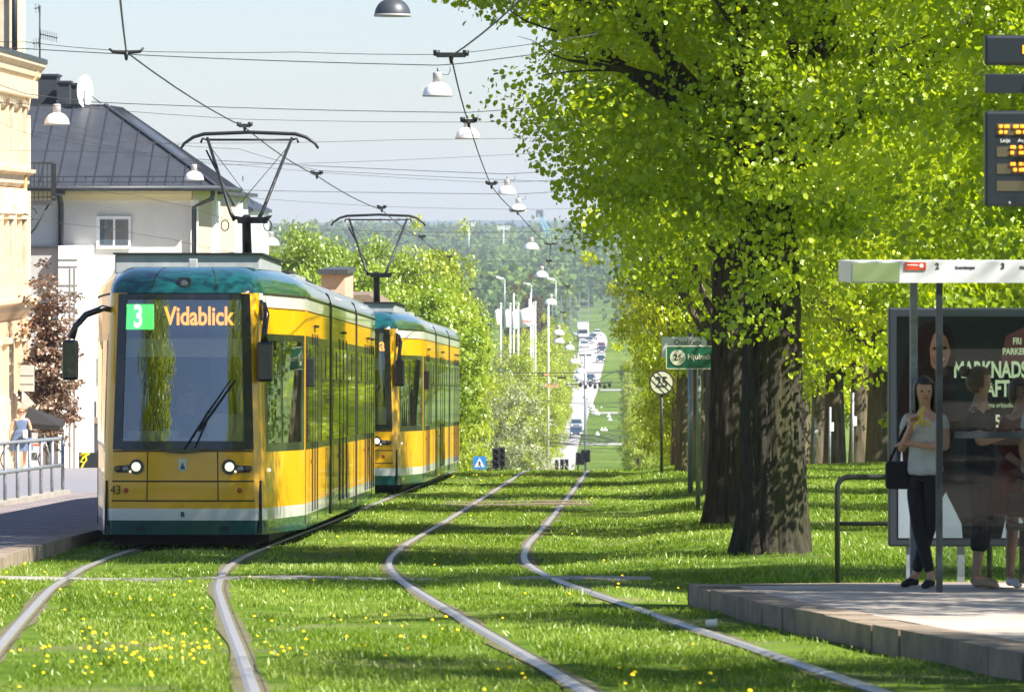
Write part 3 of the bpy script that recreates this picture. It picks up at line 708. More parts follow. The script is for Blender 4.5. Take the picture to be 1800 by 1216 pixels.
# wooded hillside far beyond the valley
def forest():
    r = np.random.default_rng(3); P_ = []; H_ = []; S_ = []
    n = 0
    for d in np.concatenate([np.linspace(1650, 2600, 16), np.linspace(2700, 4300, 18)]):
        w = 9.0; x0 = (430-900)/F*d; x1 = (1130-900)/F*d
        xs_ = np.arange(x0, x1, w*.72)+r.uniform(-3, 3, len(np.arange(x0, x1, w*.72)))
        for x in xs_:
            if x/d*F+900 > 985 and d < 2300 and r.random() < .75: continue
            h = r.uniform(11, 19)*(1.25 if d < 3900 and r.random() < .08 else 1); rr = r.uniform(3.5, 6)
            m = 90; dirs = r.normal(size=(m, 3)); dirs /= np.linalg.norm(dirs, axis=1)[:, None]
            dirs[:, 2] = dirs[:, 2]; cen = np.array([x, d+r.uniform(-20, 20), float(np.interp(d, _zy, _zz))+h*.55])
            con = r.random() < .3
            sc = np.array([rr, rr, h*.5]); q = dirs*sc*(.75+.35*r.random(m))[:, None]
            if con: q[:, :2] *= np.clip(.9-q[:, 2:3]/h, .1, 1.2)*.75
            P_.append(cen+q); hue = np.clip((.15 if con else .55)+.2*r.normal(), 0, 1); H_.append(np.full(m, hue)+.08*r.normal(size=m)); S_.append(np.full(m, 2.4 if d < 2600 else 3.0))
    p = np.concatenate(P_); V, Fc, k = leaves(p, np.concatenate(S_), 5, False, up=.2)
    o = npmesh('forest', V, Fc, M['leaf_far'], var=np.repeat(np.clip(np.concatenate(H_), 0, 1), k))
    tagset(o, 'wooded hillside of mixed green trees beyond the valley', 'forest', None, 'stuff'); print('forest', len(Fc))
forest()
def ridge_tree(px, d, top, w, lab): tree_px(PD, 'conifer_tree', px, d, top, w, lab, 'dark trees on the far skyline', px)
PD = proto('d', 110, 55, .12, 14, M['leaf_far'], M['bark_pale'], clump_r=.22, crown_z=1.15)
for a in [(812,3900,396,34,'dark skyline tree left of the round headed one'),(846,3900,395,36,'round headed dark skyline tree above the yellow green tree'),(903,4000,404,18,'small dark skyline tree right of the round headed one'),(976,3800,388,24,'tall dark skyline tree beside the blue crane'),(945,4000,402,16,'narrow dark skyline tree left of the blue crane'),(880,4000,408,22,'low dark skyline tree above the hanging lamp'),(1003,3900,404,26,'dark skyline tree right of the blue crane, partly behind the avenue')]:
    ridge_tree(*a)
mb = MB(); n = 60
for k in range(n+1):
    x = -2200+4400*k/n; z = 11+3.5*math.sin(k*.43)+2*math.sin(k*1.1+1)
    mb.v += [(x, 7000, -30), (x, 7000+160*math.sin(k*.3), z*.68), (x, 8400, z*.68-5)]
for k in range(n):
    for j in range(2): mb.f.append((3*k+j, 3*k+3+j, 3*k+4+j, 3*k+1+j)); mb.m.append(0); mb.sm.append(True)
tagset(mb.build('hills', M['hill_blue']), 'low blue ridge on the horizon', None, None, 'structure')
# purple leaved climber tree by the yellow house
t = place_tree('copper_leaved_tree', (84-900)/F*158, 158, 7, (.72,.7,2.7), 3.15, 230, 60, .24, .085, .06, 41, M['leaf_purple'], M['bark'], 'slender tree with purple brown spring leaves against the white annex', limbs=5, shell=.15, fold=True)
# ---------------------------------------------------------------- tram
TL = 26.7
def fcurve(x): return .05*(x/.9)**2+.05*(x/.9)**4
def outline():
    pts = [(x, fcurve(x)) for x in np.linspace(0, .86, 9)]
    pts += [(.925, .15), (.965, .24)]
    for t in np.linspace(.1, 1, 7): pts.append((.965+.325*t, .24+2.86*t))
    ys_ = [4.6, 6.4, 8.0, 9.15, 9.45, 12, 14.5, 16.75, 17.05, 19.5, 22, 23.6]
    pts += [(1.29, y) for y in ys_]
    for t in np.linspace(0.2, 1, 4): pts.append((1.29-.325*t, 23.6+2.86*t))
    pts += [(.86, TL-.05), (.4, TL), (0, TL)]
    return pts
OUT = outline()
def shape(x, y, z, off=0.0):
    """move an outline point to its place at height z: the cab leans back and narrows upwards"""
    w = max(0, 1-y/3.1); w2 = max(0, 1-y/1.2)
    x = x*(1-.10*w*w*max(0, (z-.3))/2.75)
    y = y+.14*w2*max(0, z-1.0)/2.05+.05*w2*max(0, .5-z)
    if z > 3.06:
        t = min(1, (z-3.06)/.345); ins = 1-math.sqrt(max(0, 1-t*t))
        x = x*(1-.42*ins)
        y = y+w2*ins*1.1+w2*.02
        if y > TL-1.2: y -= ins*.6
    return x, y, z
def front_pt(x, z, off=0.0):
    X, Y, Z = shape(x, fcurve(x), z); return (X, Y-off, Z)
def front_grid(mb, x0, x1, z0, z1, off, mat=0, nx=8, nz=4, hole=None):
    vs = []; 
    gx = np.linspace(x0, x1, nx+1); gz = np.linspace(z0, z1, nz+1)
    if hole: gx = np.array(sorted(set(list(gx)+[hole[0], hole[1]]))); gz = np.array(sorted(set(list(gz)+[hole[2], hole[3]])))
    nx = len(gx)-1; nz = len(gz)-1
    for z in gz:
        for x in gx: vs.append(front_pt(x, z, off))
    k = len(vs)
    for z in gz:
        for x in gx: vs.append(front_pt(x, z, off-.02))
    fs = []
    def solid(i, j):
        if i < 0 or j < 0 or i >= nz or j >= nx: return False
        if hole:
            cx = (gx[j]+gx[j+1])/2; cz = (gz[i]+gz[i+1])/2
            if hole[0] < cx < hole[1] and hole[2] < cz < hole[3]: return False
        return True
    W = nx+1
    for i in range(nz):
        for j in range(nx):
            if not solid(i, j): continue
            a = i*W+j; fs.append((a, a+1, a+1+W, a+W))
            if not solid(i-1, j): fs.append((a, a+k, a+1+k, a+1))
            if not solid(i+1, j): fs.append((a+W, a+W+1, a+W+1+k, a+W+k))
            if not solid(i, j-1): fs.append((a, a+W, a+W+k, a+k))
            if not solid(i, j+1): fs.append((a+1, a+1+k, a+W+1+k, a+W+1))
    mb.add(vs, fs, mat, False)
def side_x(y, z):
    ys_ = [p[1] for p in OUT[10:]]; xs_ = [p[0] for p in OUT[10:]]
    return shape(float(np.interp(y, ys_, xs_)), y, z)[0]
def side_patch(mb, s, y0, y1, z0, z1, off, mat=0, ny=None, depth=.015):
    ny = ny or (4 if y0 < 3 else 1); gy = np.linspace(y0, y1, ny+1); gz = (z0, (z0+z1)/2, z1)
    vs = []
    for o in (off, off-depth):
        for z in gz:
            for y in gy: vs.append((s*(side_x(y, z)+o), y+(.14*max(0, 1-y/1.2)*max(0, z-1)/2.05), z))
    W = ny+1; k = 3*W; fs = []
    for i in range(2):
        for j in range(ny): a = i*W+j; fs.append((a, a+1, a+1+W, a+W))
    for j in range(ny): fs.append((j, j+1, j+1+k, j+k)); a = 2*W+j; fs.append((a, a+1, a+1+k, a+k))
    for i in range(2):
        for j in (0, ny): a = i*W+j; fs.append((a, a+W, a+W+k, a+k))
    mb.add(vs, fs, mat)
def tram(name, label, group, dest, number):
    t = empty(name, label=label, cat='tram', group=group)
    # body shell: bands of colour are paint on one shell
    zs = [.19, .36, .50, .80, 1.19, 1.9, 2.55, 2.90, 3.06, 3.11, 3.17, 3.23, 3.29, 3.34, 3.37, 3.385]
    full = OUT+[(-x, y) for x, y in OUT[-2:0:-1]]
    n = len(full); mb = MB(); vs = []
    for z in zs:
        for x, y in full: vs.append(shape(x, y, z))
    fs = []; 
    for i in range(len(zs)-1):
        zc = (zs[i]+zs[i+1])/2
        for j in range(n):
            a = full[j]; b = full[(j+1)%n]; xm = (a[0]+b[0])/2; ym = (a[1]+b[1])/2
            front = ym < .16
            if front and abs(xm) < .80 and 1.19 < zc < 3.06: continue
            m = 1 if zc < .36 else 2 if zc < .50 else 0 if zc < 2.90 else ((2 if ym > .30 else 0) if (zc < 3.06) else 1)
            mb.f.append((i*n+j, i*n+(j+1)%n, (i+1)*n+(j+1)%n, (i+1)*n+j)); mb.m.append(m); mb.sm.append(True)
    mb.f.append(tuple((len(zs)-1)*n+j for j in range(n))); mb.m.append(1); mb.sm.append(False)
    mb.f.append(tuple(range(n-1, -1, -1))); mb.m.append(3); mb.sm.append(False)
    mb.v = vs
    body = mb.build('body', [M['tram_yellow'], M['tram_teal'], M['tram_white'], M['underframe']], t)
    bv = body.modifiers.new('e', 'EDGE_SPLIT'); bv.split_angle = R(28)
    # windscreen
    mb = MB(); front_grid(mb, -.865, .865, 1.20, 3.05, .022, 0, 14, 6, hole=(-.755, .755, 1.30, 2.98)); 
    mb.prism([(-.30,1.21),(-.18,1.165),(0,1.15),(.18,1.165),(.30,1.21)], 'y', -.03, .03)
    wf = mb.build('windscreen_frame', M['tram_black'], t)
    mb = MB(); vs = []
    gx = np.linspace(-.765, .765, 15); gz = np.linspace(1.29, 2.99, 9)
    for z in gz:
        for x in gx: vs.append(front_pt(x, z, .002))
    mb.add(vs, [(i*15+j, i*15+j+1, (i+1)*15+j+1, (i+1)*15+j) for i in range(8) for j in range(14)], 0, True)
    mb.build('windscreen', M['windscreen'], t)
    # cab interior seen through the windscreen
    mb = MB(); mb.box(-.82, .82, .35, 1.0, 1.0, 1.33); mb.box(-.7, -.1, .55, .9, 1.33, 1.42); mb.box(.25, .7, .6, .9, 1.33, 1.62)
    mb.build('dashboard', M['interior_light'], t)
    mb = MB(); mb.box(-1.05, 1.05, 2.9, 2.95, .5, 3.0); mb.box(-.95, .95, .6, 2.95, .45, .5); mb.build('cab_bulkhead', M['interior'], t)
    mb = MB(); mb.box(-.23, .23, 1.75, 1.87, 1.1, 1.85); mb.box(-.12, .12, 1.77, 1.85, 1.85, 2.0); mb.box(-.25, .25, 1.35, 1.8, .9, 1.02)
    mb.build('driver_seat', M['tram_black'], t, bevel=.03)
    mb = MB(); mb.box(-.75, .75, .36, .40, 2.30, 2.52); mb.build('sun_blind', M['interior_light'], t)
    mb = MB(); mb.box(-.76, .76, .19, .30, 2.60, 2.965); disp = mb.build('destination_display', M['board'], t)
    if number:
        mb = MB(); mb.box(-.735, -.36, .182, .189, 2.625, 2.925); mb.build('route_panel', M['led_green'], disp)
        text(number, .37, M['led_white'], disp, (-.548, .178, 2.77), sx=.62, off=.012, name='route_number')
        text(dest, .305, M['led_orange'], disp, (.175, .178, 2.775), sx=.74, off=.007, name='destination_text')
    else:
        text(dest, .34, M['led_orange'], disp, (.64, .178, 2.76), sx=.75, off=.006, name='destination_text')
    # nose panels: seams, headlights, crest, markers
    mb = MB()
    for (a, b, c, d) in ((-.935,.92,.815,.832),(-.925,.925,.583,.600),(-.437,-.424,.60,1.17),(.420,.433,.60,1.17),(-.93,.93,1.172,1.186)):
        front_grid(mb, max(a, -.86), min(b, .86), c, d, .004, 0, 10, 1)
    mb.build('panel_seams', M['seam'], t)
    for s in (-1, 1):
        pod = MB(); poly = []
        cx = .585*s
        for k in range(13):
            a = math.pi*(-.62+1.24*k/12)+ (math.pi if s > 0 else 0)
            poly.append((cx+ (0)+.085*math.cos(a)*1.0, .995+.085*math.sin(a)))
        # housing: circle at the inner end joined to a rounded bar outwards
        inner = .565*s; outer = .80*s
        circ = [(inner+.09*math.cos(a), .995+.09*math.sin(a)) for a in np.linspace(0, 2*math.pi, 20, endpoint=False)]
        bar = [(inner, .925), (outer, .925), (outer+s*.035, .945), (outer+s*.045, .975), (outer+s*.03, 1.0), (outer, 1.008), (inner, 1.02)]
        for q in (circ, bar):
            vs = [front_pt(a, b, .010) for a, b in q]; pod.add(vs, [tuple(range(len(q)))])
            vs = [front_pt(a*1.0, b, .010) for a, b in q]+[front_pt(a, b, -.01) for a, b in q]; k = len(q)
            pod.add(vs, [(i_, (i_+1)%k, k+(i_+1)%k, k+i_) for i_ in range(k)])
        h = pod.build('headlight', M['tram_black'], t)
        def dome(x, z, r, mat, nm, off=.012):
            m2 = MB(); p = front_pt(x, z, off)
            prof = [(r, 0), (r*.95, -.35*r), (r*.7, -.6*r), (r*.3, -.7*r)]
            m2.lathe(prof, p, 18, axis='y'); return m2.build(nm, mat, h)
        dome(inner+.004*s, .995, .056, M['lamp_on'], 'lamp_lens'); dome(inner+.075*s, .938, .016, M['lamp_on'], 'marker_lens')
        dome(inner+.135*s, .968, .040, M['lens'], 'indicator_lens'); 
        dome(inner+.215*s, .968, .038, M['lens_red'], 'tail_lens')
        m2 = MB(); p = front_pt(.70*s*.98, .715, .004); m2.lathe([(.032, 0), (.03, -.006), (.01, -.008)], p, 16, axis='y'); m2.build('reflector', M['orange_reflector'], t)
        m2 = MB(); front_grid(m2, .50*s-.055, .50*s+.055, .245, .285, .006, 0, 2, 1); m2.build('step_slot', M['rubber'], t)
        # pillar stripe of yellow beside the windscreen is body paint; corner rubber below
        m2 = MB(); m2.bar(front_pt(.925*s, .2, 0), (shape(.93*s, .17, .85)[0], .16, .83), .03, .03); m2.build('corner_seal', M['rubber'], t)
    # crest
    mb = MB(); q = [(-.052,1.085),(-.052,.965),(0,.935),(.052,.965),(.052,1.085),(.038,1.098),(.026,1.085),(.013,1.098),(0,1.085),(-.013,1.098),(-.026,1.085),(-.038,1.098)]
    vs = [front_pt(a, b, .006) for a, b in q]; mb.add(vs, [tuple(range(len(q)))]); cr = mb.build('crest', M['crest_white'], t)
    mb = MB(); q = [(-.03,.965),(.03,.965),(.024,1.0),(.012,1.012),(.010,1.03),(0,1.045),(-.010,1.03),(-.012,1.012),(-.024,1.0)]
    mb.add([front_pt(a, b, .009) for a, b in q], [tuple(range(len(q)))]); mb.build('crest_figure', M['crest_blue'], cr)
    text('43', .15, M['black_ink'], t, (-.80, .045, .715), sx=.85, name='fleet_number')
    text('B', .08, M['black_ink'], t, (.0, -.005, .43), off=.002, name='end_letter'); text('1', .035, M['black_ink'], t, (.0, -.005, .545), name='small_mark')
    # roof front lamp and panel lines
    mb = MB(); p = shape(0, 0, 3.17); mb.box(-.075, .075, p[1]-.03, p[1]+.25, 3.10, 3.245); rl = mb.build('roof_lamp', M['tram_black'], t, bevel=.02)
    mb = MB(); mb.lathe([(.045, 0), (.04, -.01), (.02, -.02)], (0, p[1]-.032, 3.172), 16, axis='y'); mb.build('roof_lamp_lens', M['lens'], rl)
    for x in (-.43, .43):
        mb = MB()
        for k in range(6):
            z0 = 3.08+k*.05; a = shape(x, fcurve(x), z0); b = shape(x, fcurve(x), z0+.05)
            mb.bar((a[0], a[1]-.001, a[2]), (b[0], b[1]-.001, b[2]), .010, .008)
        mb.build('roof_seam', M['seam'], t)
    # wiper
    mb = MB(); a = front_pt(.02, 1.20, .05); b = front_pt(.30, 1.62, .06); c = front_pt(.60, 2.02, .05); c2 = front_pt(.15, 1.22, .05)
    mb.tube([a, b], .012, 6); mb.tube([c2, (b[0]+.03, b[1], b[2]-.02)], .010, 6); mb.tube([front_pt(.26, 1.56, .05), b, c], [.012, .014, .008], 6)
    mb.bar(front_pt(.20, 1.42, .045), front_pt(.66, 2.02, .045), .016, .03); mb.build('windscreen_wiper', M['rubber'], t)
    # mirrors
    for s in (-1, 1):
        mb = MB(); ax, ay, az = shape(.95*s, .25, 2.82)
        if s < 0:
            pts = [(ax, ay+.05, 2.86), (ax-.10, ay-.05, 2.88), (ax-.30, ay-.12, 2.80), (ax-.42, ay-.16, 2.66), (ax-.47, ay-.17, 2.52)]
            mc = (ax-.48, ay-.17, 2.26)
        else:
            pts = [(ax, ay+.12, 2.90), (ax+.06, ay+.0, 2.92), (ax+.10, ay-.10, 2.80), (ax+.08, ay-.14, 2.6), (ax+.08, ay-.15, 2.45)]
            mc = (ax+.09, ay-.17, 2.24)
        mb.tube(pts, [.035, .04, .04, .036, .05], 10); mb.box(ax-.03*s-.02, ax+.03*s+.02, ay+.0, ay+.12, 2.74, 2.98)
        arm = mb.build('mirror_arm', M['tram_black'], t)
        mb = MB(); mb.box(mc[0]-.095, mc[0]+.095, mc[1]-.06, mc[1]+.07, mc[2]-.24, mc[2]+.24)
        mb.build('mirror_housing', M['tram_black'], arm, bevel=.035)
    # sides: windows, doors, articulation
    for s in (-1, 1):
        mb = MB(); side_patch(mb, s, .42, 3.0, 1.17, 2.58, .004); side_patch(mb, s, 3.14, 9.1, 1.17, 2.58, .004)
        side_patch(mb, s, 9.5, 16.7, 1.17, 2.58, .004); side_patch(mb, s, 17.1, 23.4, 1.17, 2.58, .004); side_patch(mb, s, 23.7, 26.2, 1.17, 2.58, .004)
        mb.build('window_band', M['tram_black'], t)
        wins = [(.55,1.35,1.27,2.5),(1.5,2.75,1.27,2.5),(3.4,4.55,1.25,2.48),(4.75,5.75,1.25,2.48),(6.9,8.8,1.25,2.48),(9.9,11.6,1.25,2.48),(11.9,13.7,1.25,2.48),(14.2,16.4,1.25,2.48),(17.4,19.6,1.25,2.48),(20.0,21.3,1.25,2.48),(21.5,22.8,1.25,2.48),(23.9,26.0,1.25,2.48)]
        for (a, b, c, d) in wins:
            mb = MB(); side_patch(mb, s, a, b, c, d, .010); w = mb.build('side_window', M['tram_glass'], t)
            if b-a > 1.0 and a > 3:
                mb = MB(); side_patch(mb, s, a+.15, b-.15, 2.02, 2.05, .018); side_patch(mb, s, (a+b)/2-.02, (a+b)/2+.02, 2.05, 2.44, .018); mb.build('vent_frame', M['tram_black'], w)
        for (a, b) in ((4.65, 5.85), (11.8, 13.8), (19.9, 21.4), (21.45, 22.9)):
            mb = MB()
            for y in (a, (a+b)/2, b): side_patch(mb, s, y-.018, y+.018, .38, 2.62, .014, depth=.02)
            d_ = mb.build('door', M['rubber'], t)
            mb = MB(); mb.box(s*1.295-.02, s*1.295+.02, a-.25, a-.20, .98, 1.03); mb.build('door_button', M['lens_red'], d_)
            mb = MB(); mb.bar((s*1.31, (a+b)/2-.25, 2.72), (s*1.31, (a+b)/2+.25, 2.72), .05, .03); mb.build('door_guide', M['rubber'], d_)
        mb = MB()
        for y in (3.12,): side_patch(mb, s, y-.01, y+.01, .25, 2.55, .006)
        for k in range(11):
            y = 3.9+k*2.05
            if 9 < y < 9.6 or 16.6 < y < 17.2: continue
            side_patch(mb, s, y-.008, y+.008, .24, 1.15, .004)
        side_patch(mb, s, .45, 26.2, 2.885, 2.895, .006, ny=30)
        side_patch(mb, s, .45, 26.2, 3.045, 3.065, .012, ny=30)
        mb.build('side_seams', M['seam'], t)
        mb = MB(); mb.lathe([(.022, 0), (.02, s*.02), (.01, s*.03)], (s*(side_x(.55, .95)+.0), .55, .95), 12, axis='x'); mb.build('side_marker', M['lamp_on'], t)
        mb = MB(); mb.box(s*(1.305)-.03, s*1.305+.05*s+.03, 3.35, 3.42, 1.95, 2.3); mb.build('door_mirror', M['tram_black'], t, bevel=.01)
    for y in (9.3, 16.9):
        mb = MB()
        for k in range(3):
            yy = y-.12+k*.12; prof = []
            for z in (.25, 1, 2, 3.06, 3.2, 3.35, 3.42): prof.append((shape(1.29, yy, z)[0]+.012, z))
            poly = prof+[(-x, z) for x, z in prof[::-1]]
            mb.prism(poly, 'y', yy-.062, yy+.062 if k == 2 else yy+.0581)
        mb.build('articulation_bellows', M['rubber'], t)
    # roof equipment
    mb = MB(); mb.box(-.98, .80, 1.9, 6.3, 3.32, 3.565); mb.build('roof_equipment_box', M['grey_box'], t, bevel=.02)
    mb = MB(); mb.box(-1.0, .84, 1.85, 6.35, 3.562, 3.58); mb.build('equipment_lid', M['dark_metal'], t)
    mb = MB(); mb.box(-.05, .05, 1.55, 1.7, 3.3, 3.50); mb.build('roof_aerial', M['grey_box'], t, bevel=.01)
    for k, (a, b, w, h) in enumerate(((6.8, 8.6, .62, 3.54), (9.7, 11.6, .55, 3.52), (13.4, 15.8, .6, 3.56), (17.6, 20.2, .6, 3.52), (20.8, 23, .55, 3.5))):
        mb = MB(); mb.box(-w, w, a, b, 3.34, h); mb.box(-w+.1, w-.1, a+.3, b-.4, h, h+.06, 1); mb.build('roof_unit', [M['grey_box'], M['dark_metal']], t, bevel=.015)
    # underframe and bogies
    mb = MB(); mb.box(-1.0, 1.0, .5, 26.0, .10, .20); mb.box(-.85, .85, .45, 1.2, .06, .2); mb.build('underframe', M['underframe'], t)
    for y in (2.6, 4.4, 12.2, 14.0, 22.6, 24.4):
        mb = MB()
        for s in (-1, 1): mb.lathe([(.05, s*.66), (.30, s*.68), (.30, s*.78), (.05, s*.80)], (0, y, .32), 20, axis='x')
        mb.tube([(-.7, y, .32), (.7, y, .32)], .06, 8); mb.build('wheelset', M['dark_metal'], t)
    # pantograph
    y0 = 12.3; PX = -.04; pg = MB(); pg.box(-.35, .35, y0-.4, y0+.9, 3.54, 3.62); pg.tube([(PX-.02, y0+.5, 3.60), (PX, y0-.1, 4.34)], [.075, .06], 10)
    pg.box(-.16, .26, y0-.2, y0, 4.25, 4.34); pg.prism([(-.13,4.25),(.23,4.25),(.32,4.36),(.05,4.31),(-.22,4.36)], 'y', y0-.2, y0)
    pn = pg.build('pantograph_arm', M['dark_metal'], t)
    g = MB()
    for s in (-1, 1):
        g.tube([(PX+s*.16, y0-.1, 4.29), (PX+s*.22, y0-.1, 4.40), (PX+s*.60, y0+.6, 5.48)], [.03, .026, .021], 8)
        g.tube([(PX+s*.55, y0+.5, 5.35), (PX+s*(-.1), y0-.05, 4.52)], .006, 4)
        ring = [(PX+s*.30+.055*math.cos(a), y0-.1, 4.22+.075*math.sin(a)) for a in np.linspace(0, 2*math.pi, 14)]
        g.tube(ring, .009, 5)
    g.tube([(-.65, y0+.55, 5.30), (-.22, y0, 4.5)], .014, 6)
    g.build('pantograph_frame', M['dark_metal'], t)
    hd = MB()
    hd.tube([(PX-.90, y0+.6, 5.02), (PX-.86, y0+.6, 5.09), (PX-.74, y0+.6, 5.18), (PX-.6, y0+.6, 5.225), (PX, y0+.6, 5.25), (PX+.6, y0+.6, 5.225), (PX+.74, y0+.6, 5.18), (PX+.86, y0+.6, 5.09), (PX+.90, y0+.6, 5.02)], [.016,.02,.024,.026,.026,.026,.024,.02,.016], 8)
    hd.tube([(PX-.56, y0+.75, 5.15), (PX+.56, y0+.75, 5.15)], .018, 6)
    for s in (-1, 1): hd.tube([(PX+s*.55, y0+.6, 5.14), (PX+s*.62, y0+.6, 5.16), (PX+s*.64, y0+.6, 5.10)], .018, 6)
    hd.v = [((a-PX)*1.08+PX, b, c+.31) for a, b, c in hd.v]; hd.build('contact_strip', M['dark_metal'], t)
    return t
TG = 'pair of yellow and green trams on the left track'
tr1 = tram('tram', 'nearer yellow and green tram showing route 3 and Vidablick in its windscreen', TG, 'Vidablick', '3')
tr1.location = (-3.91, 67.5, zt(67.5)); tr1.rotation_euler = (-.0293, 0, -.018)
tr2 = tram('tram', 'second yellow and green tram, half hidden behind the first', TG, 'a', None)
tr2.location = (-3.04, 104.5, zt(104.5)); tr2.rotation_euler = (-.0293, 0, -.024)
# ---------------------------------------------------------------- left side buildings
def yellow_house():
    y1 = 163.0; x1 = -13.93
    t = empty('yellow_house', (x1, y1, zt(y1)), (0,0,-.018), 'ornate ochre yellow house with cornices and pilasters at the left edge', 'house')
    z0 = zt(y1)
    def Z(py, d=160): return -(py-400)/F*d-z0       # heights surveyed on the facade
    mb = MB(); mb.box(-16, 0, -38, 0, -1, Z(128)); mb.build('wall', M['yellow_wall'], t)
    # profiles along the street front and returned round the end
    def cornice(prof, nm, mat='yellow_trim'):
        mb = MB(); mb.prism([(-.05, prof[0][1])]+[(a, b) for a, b in prof]+[(-.05, prof[-1][1])], 'y', -38, .0); return mb.build(nm, M[mat], t)
    rc = cornice([(.04,Z(195)),(.10,Z(190)),(.16,Z(165)),(.30,Z(140)),(.42,Z(132)),(.46,Z(122)),(.58,Z(114)),(.6,Z(104))], 'roof_cornice')

    for k in range(30):
        mb = MB(); mb.box(.10, .40, -.75-k*.42, -.50-k*.42, Z(170), Z(140)); mb.build('bracket', M['yellow_trim'], rc)
    cornice([(.03,Z(328)),(.10,Z(322)),(.12,Z(308)),(.28,Z(303)),(.30,Z(297))], 'string_course')
    cornice([(.03,Z(560)),(.12,Z(552)),(.20,Z(546)),(.24,Z(536)),(.42,Z(530)),(.44,Z(522))], 'string_course')
    cornice([(.10,Z(835)),(.14,Z(700)),(.08,Z(690))], 'plinth')
    # rusticated corner strip
    mb = MB()
    for a, b in ((Z(520), Z(335)), (Z(296), Z(200))): mb.box(-.02, .14, -.9, -.003, a, b)
    mb.box(-.02, .16, -1.1, -.002, Z(690), Z(562)); mb.build('pilaster', M['yellow_trim'], t)
    for k, yc in enumerate((-2.2, -5.6, -9, -12.4, -15.8)):
        for (a, b) in ((290, 186), (525, 385), (820, 600)):
            mb = MB(); w = .62
            for s in (-1, 1): mb.box(-.02, .17, yc+s*w-.11, yc+s*w+.11, Z(a), Z(b))
            mb.box(-.02, .22, yc-w-.2, yc+w+.2, Z(b)-.002, Z(b)+.14); mb.box(-.02, .25, yc-w-.25, yc+w+.25, Z(a)-.12, Z(a)-.002)
            if a == 525:
                mb.prism([(yc-w-.25, Z(b)+.15), (yc+w+.25, Z(b)+.15), (yc, Z(b)+.85)], 'x', -.02, .26)
            f = mb.build('window_frame', M['yellow_trim'], t)
            mb = MB(); mb.box(-.02, .02, yc-w+.12, yc+w-.12, Z(a), Z(b)-.01); mb.build('window_pane', M['win_blue'], f)
        mb = MB()
        for (a, b) in ((290, 200), (520, 335)): mb.box(-.02, .13, yc-1.75, yc-1.55, Z(a), Z(b))
        mb.build('pilaster', M['yellow_trim'], t)
    mb = MB(); mb.tube([(.42, -1.2, Z(112)), (.42, -1.25, Z(128)), (.12, -1.5, Z(165)), (.12, -1.5, Z(520)), (.5, -1.5, Z(540)), (.5, -1.5, Z(556)), (.14, -1.5, Z(580)), (.14, -1.5, Z(832))], .07, 8)
    mb.build('downpipe', M['pipe_ochre'], t)
    # roof with attic tower
    mb = MB(); mb.prism([(.62, Z(108)), (.62, Z(100)), (-3.4, Z(40)), (-8, Z(20)), (-16, Z(100)), (-16, Z(108))], 'y', -38, .1)
    mb.build('roof', M['slate_dark'], t)
    mb = MB(); mb.box(-3.0, -.1, -3.2, -.6, Z(104), Z(-60)); tw = mb.build('attic_tower', M['yellow_trim'], t)
    for (a, b) in ((-3.3, -2.9), (-2.3, -2.1), (-1.7, -1.5), (-.95, -.55)): mb = MB(); mb.box(-.12, .04, a, b, Z(95), Z(-55)); mb.build('tower_pilaster', M['cream_trim'], tw)
    mb = MB(); mb.tube([(.06, -3.6, Z(90)), (.06, -3.6, Z(-60))], .08, 8); mb.build('downpipe', M['slate_dark'], t)
    # balcony at the far corner
    mb = MB(); bx0, bx1 = .0, .75; z = Z(352); 
    mb.box(-.3, bx1, .0, 1.3, z-.12, z)
    mb.build('balcony_slab', M['slate_dark'], t)
    mb = MB()
    for k in range(9): x = -.25+k*.123; mb.bar((x, .03, z), (x, .03, z+1.08), .025)
    for k in range(9): mb.bar((bx1-.02, .05+k*.15, z), (bx1-.02, .05+k*.15, z+1.08), .025)
    for q in (.1, 1.08): mb.bar((-.3, .03, z+q), (bx1, .03, z+q), .04); mb.bar((bx1-.02, .0, z+q), (bx1-.02, 1.3, z+q), .04)
    mb.tube([(-.1, .1, z-1.2), (.25, .1, z-.8), (bx1-.1, .1, z-.1)], .03, 6)
    mb.tube([(.12+.18*math.cos(a), .1, z-.38+.18*math.sin(a)) for a in np.linspace(0, 5.5, 14)], .015, 5)
    mb.build('balcony_railing', M['dark_metal'], t)
    return t
yellow_house()
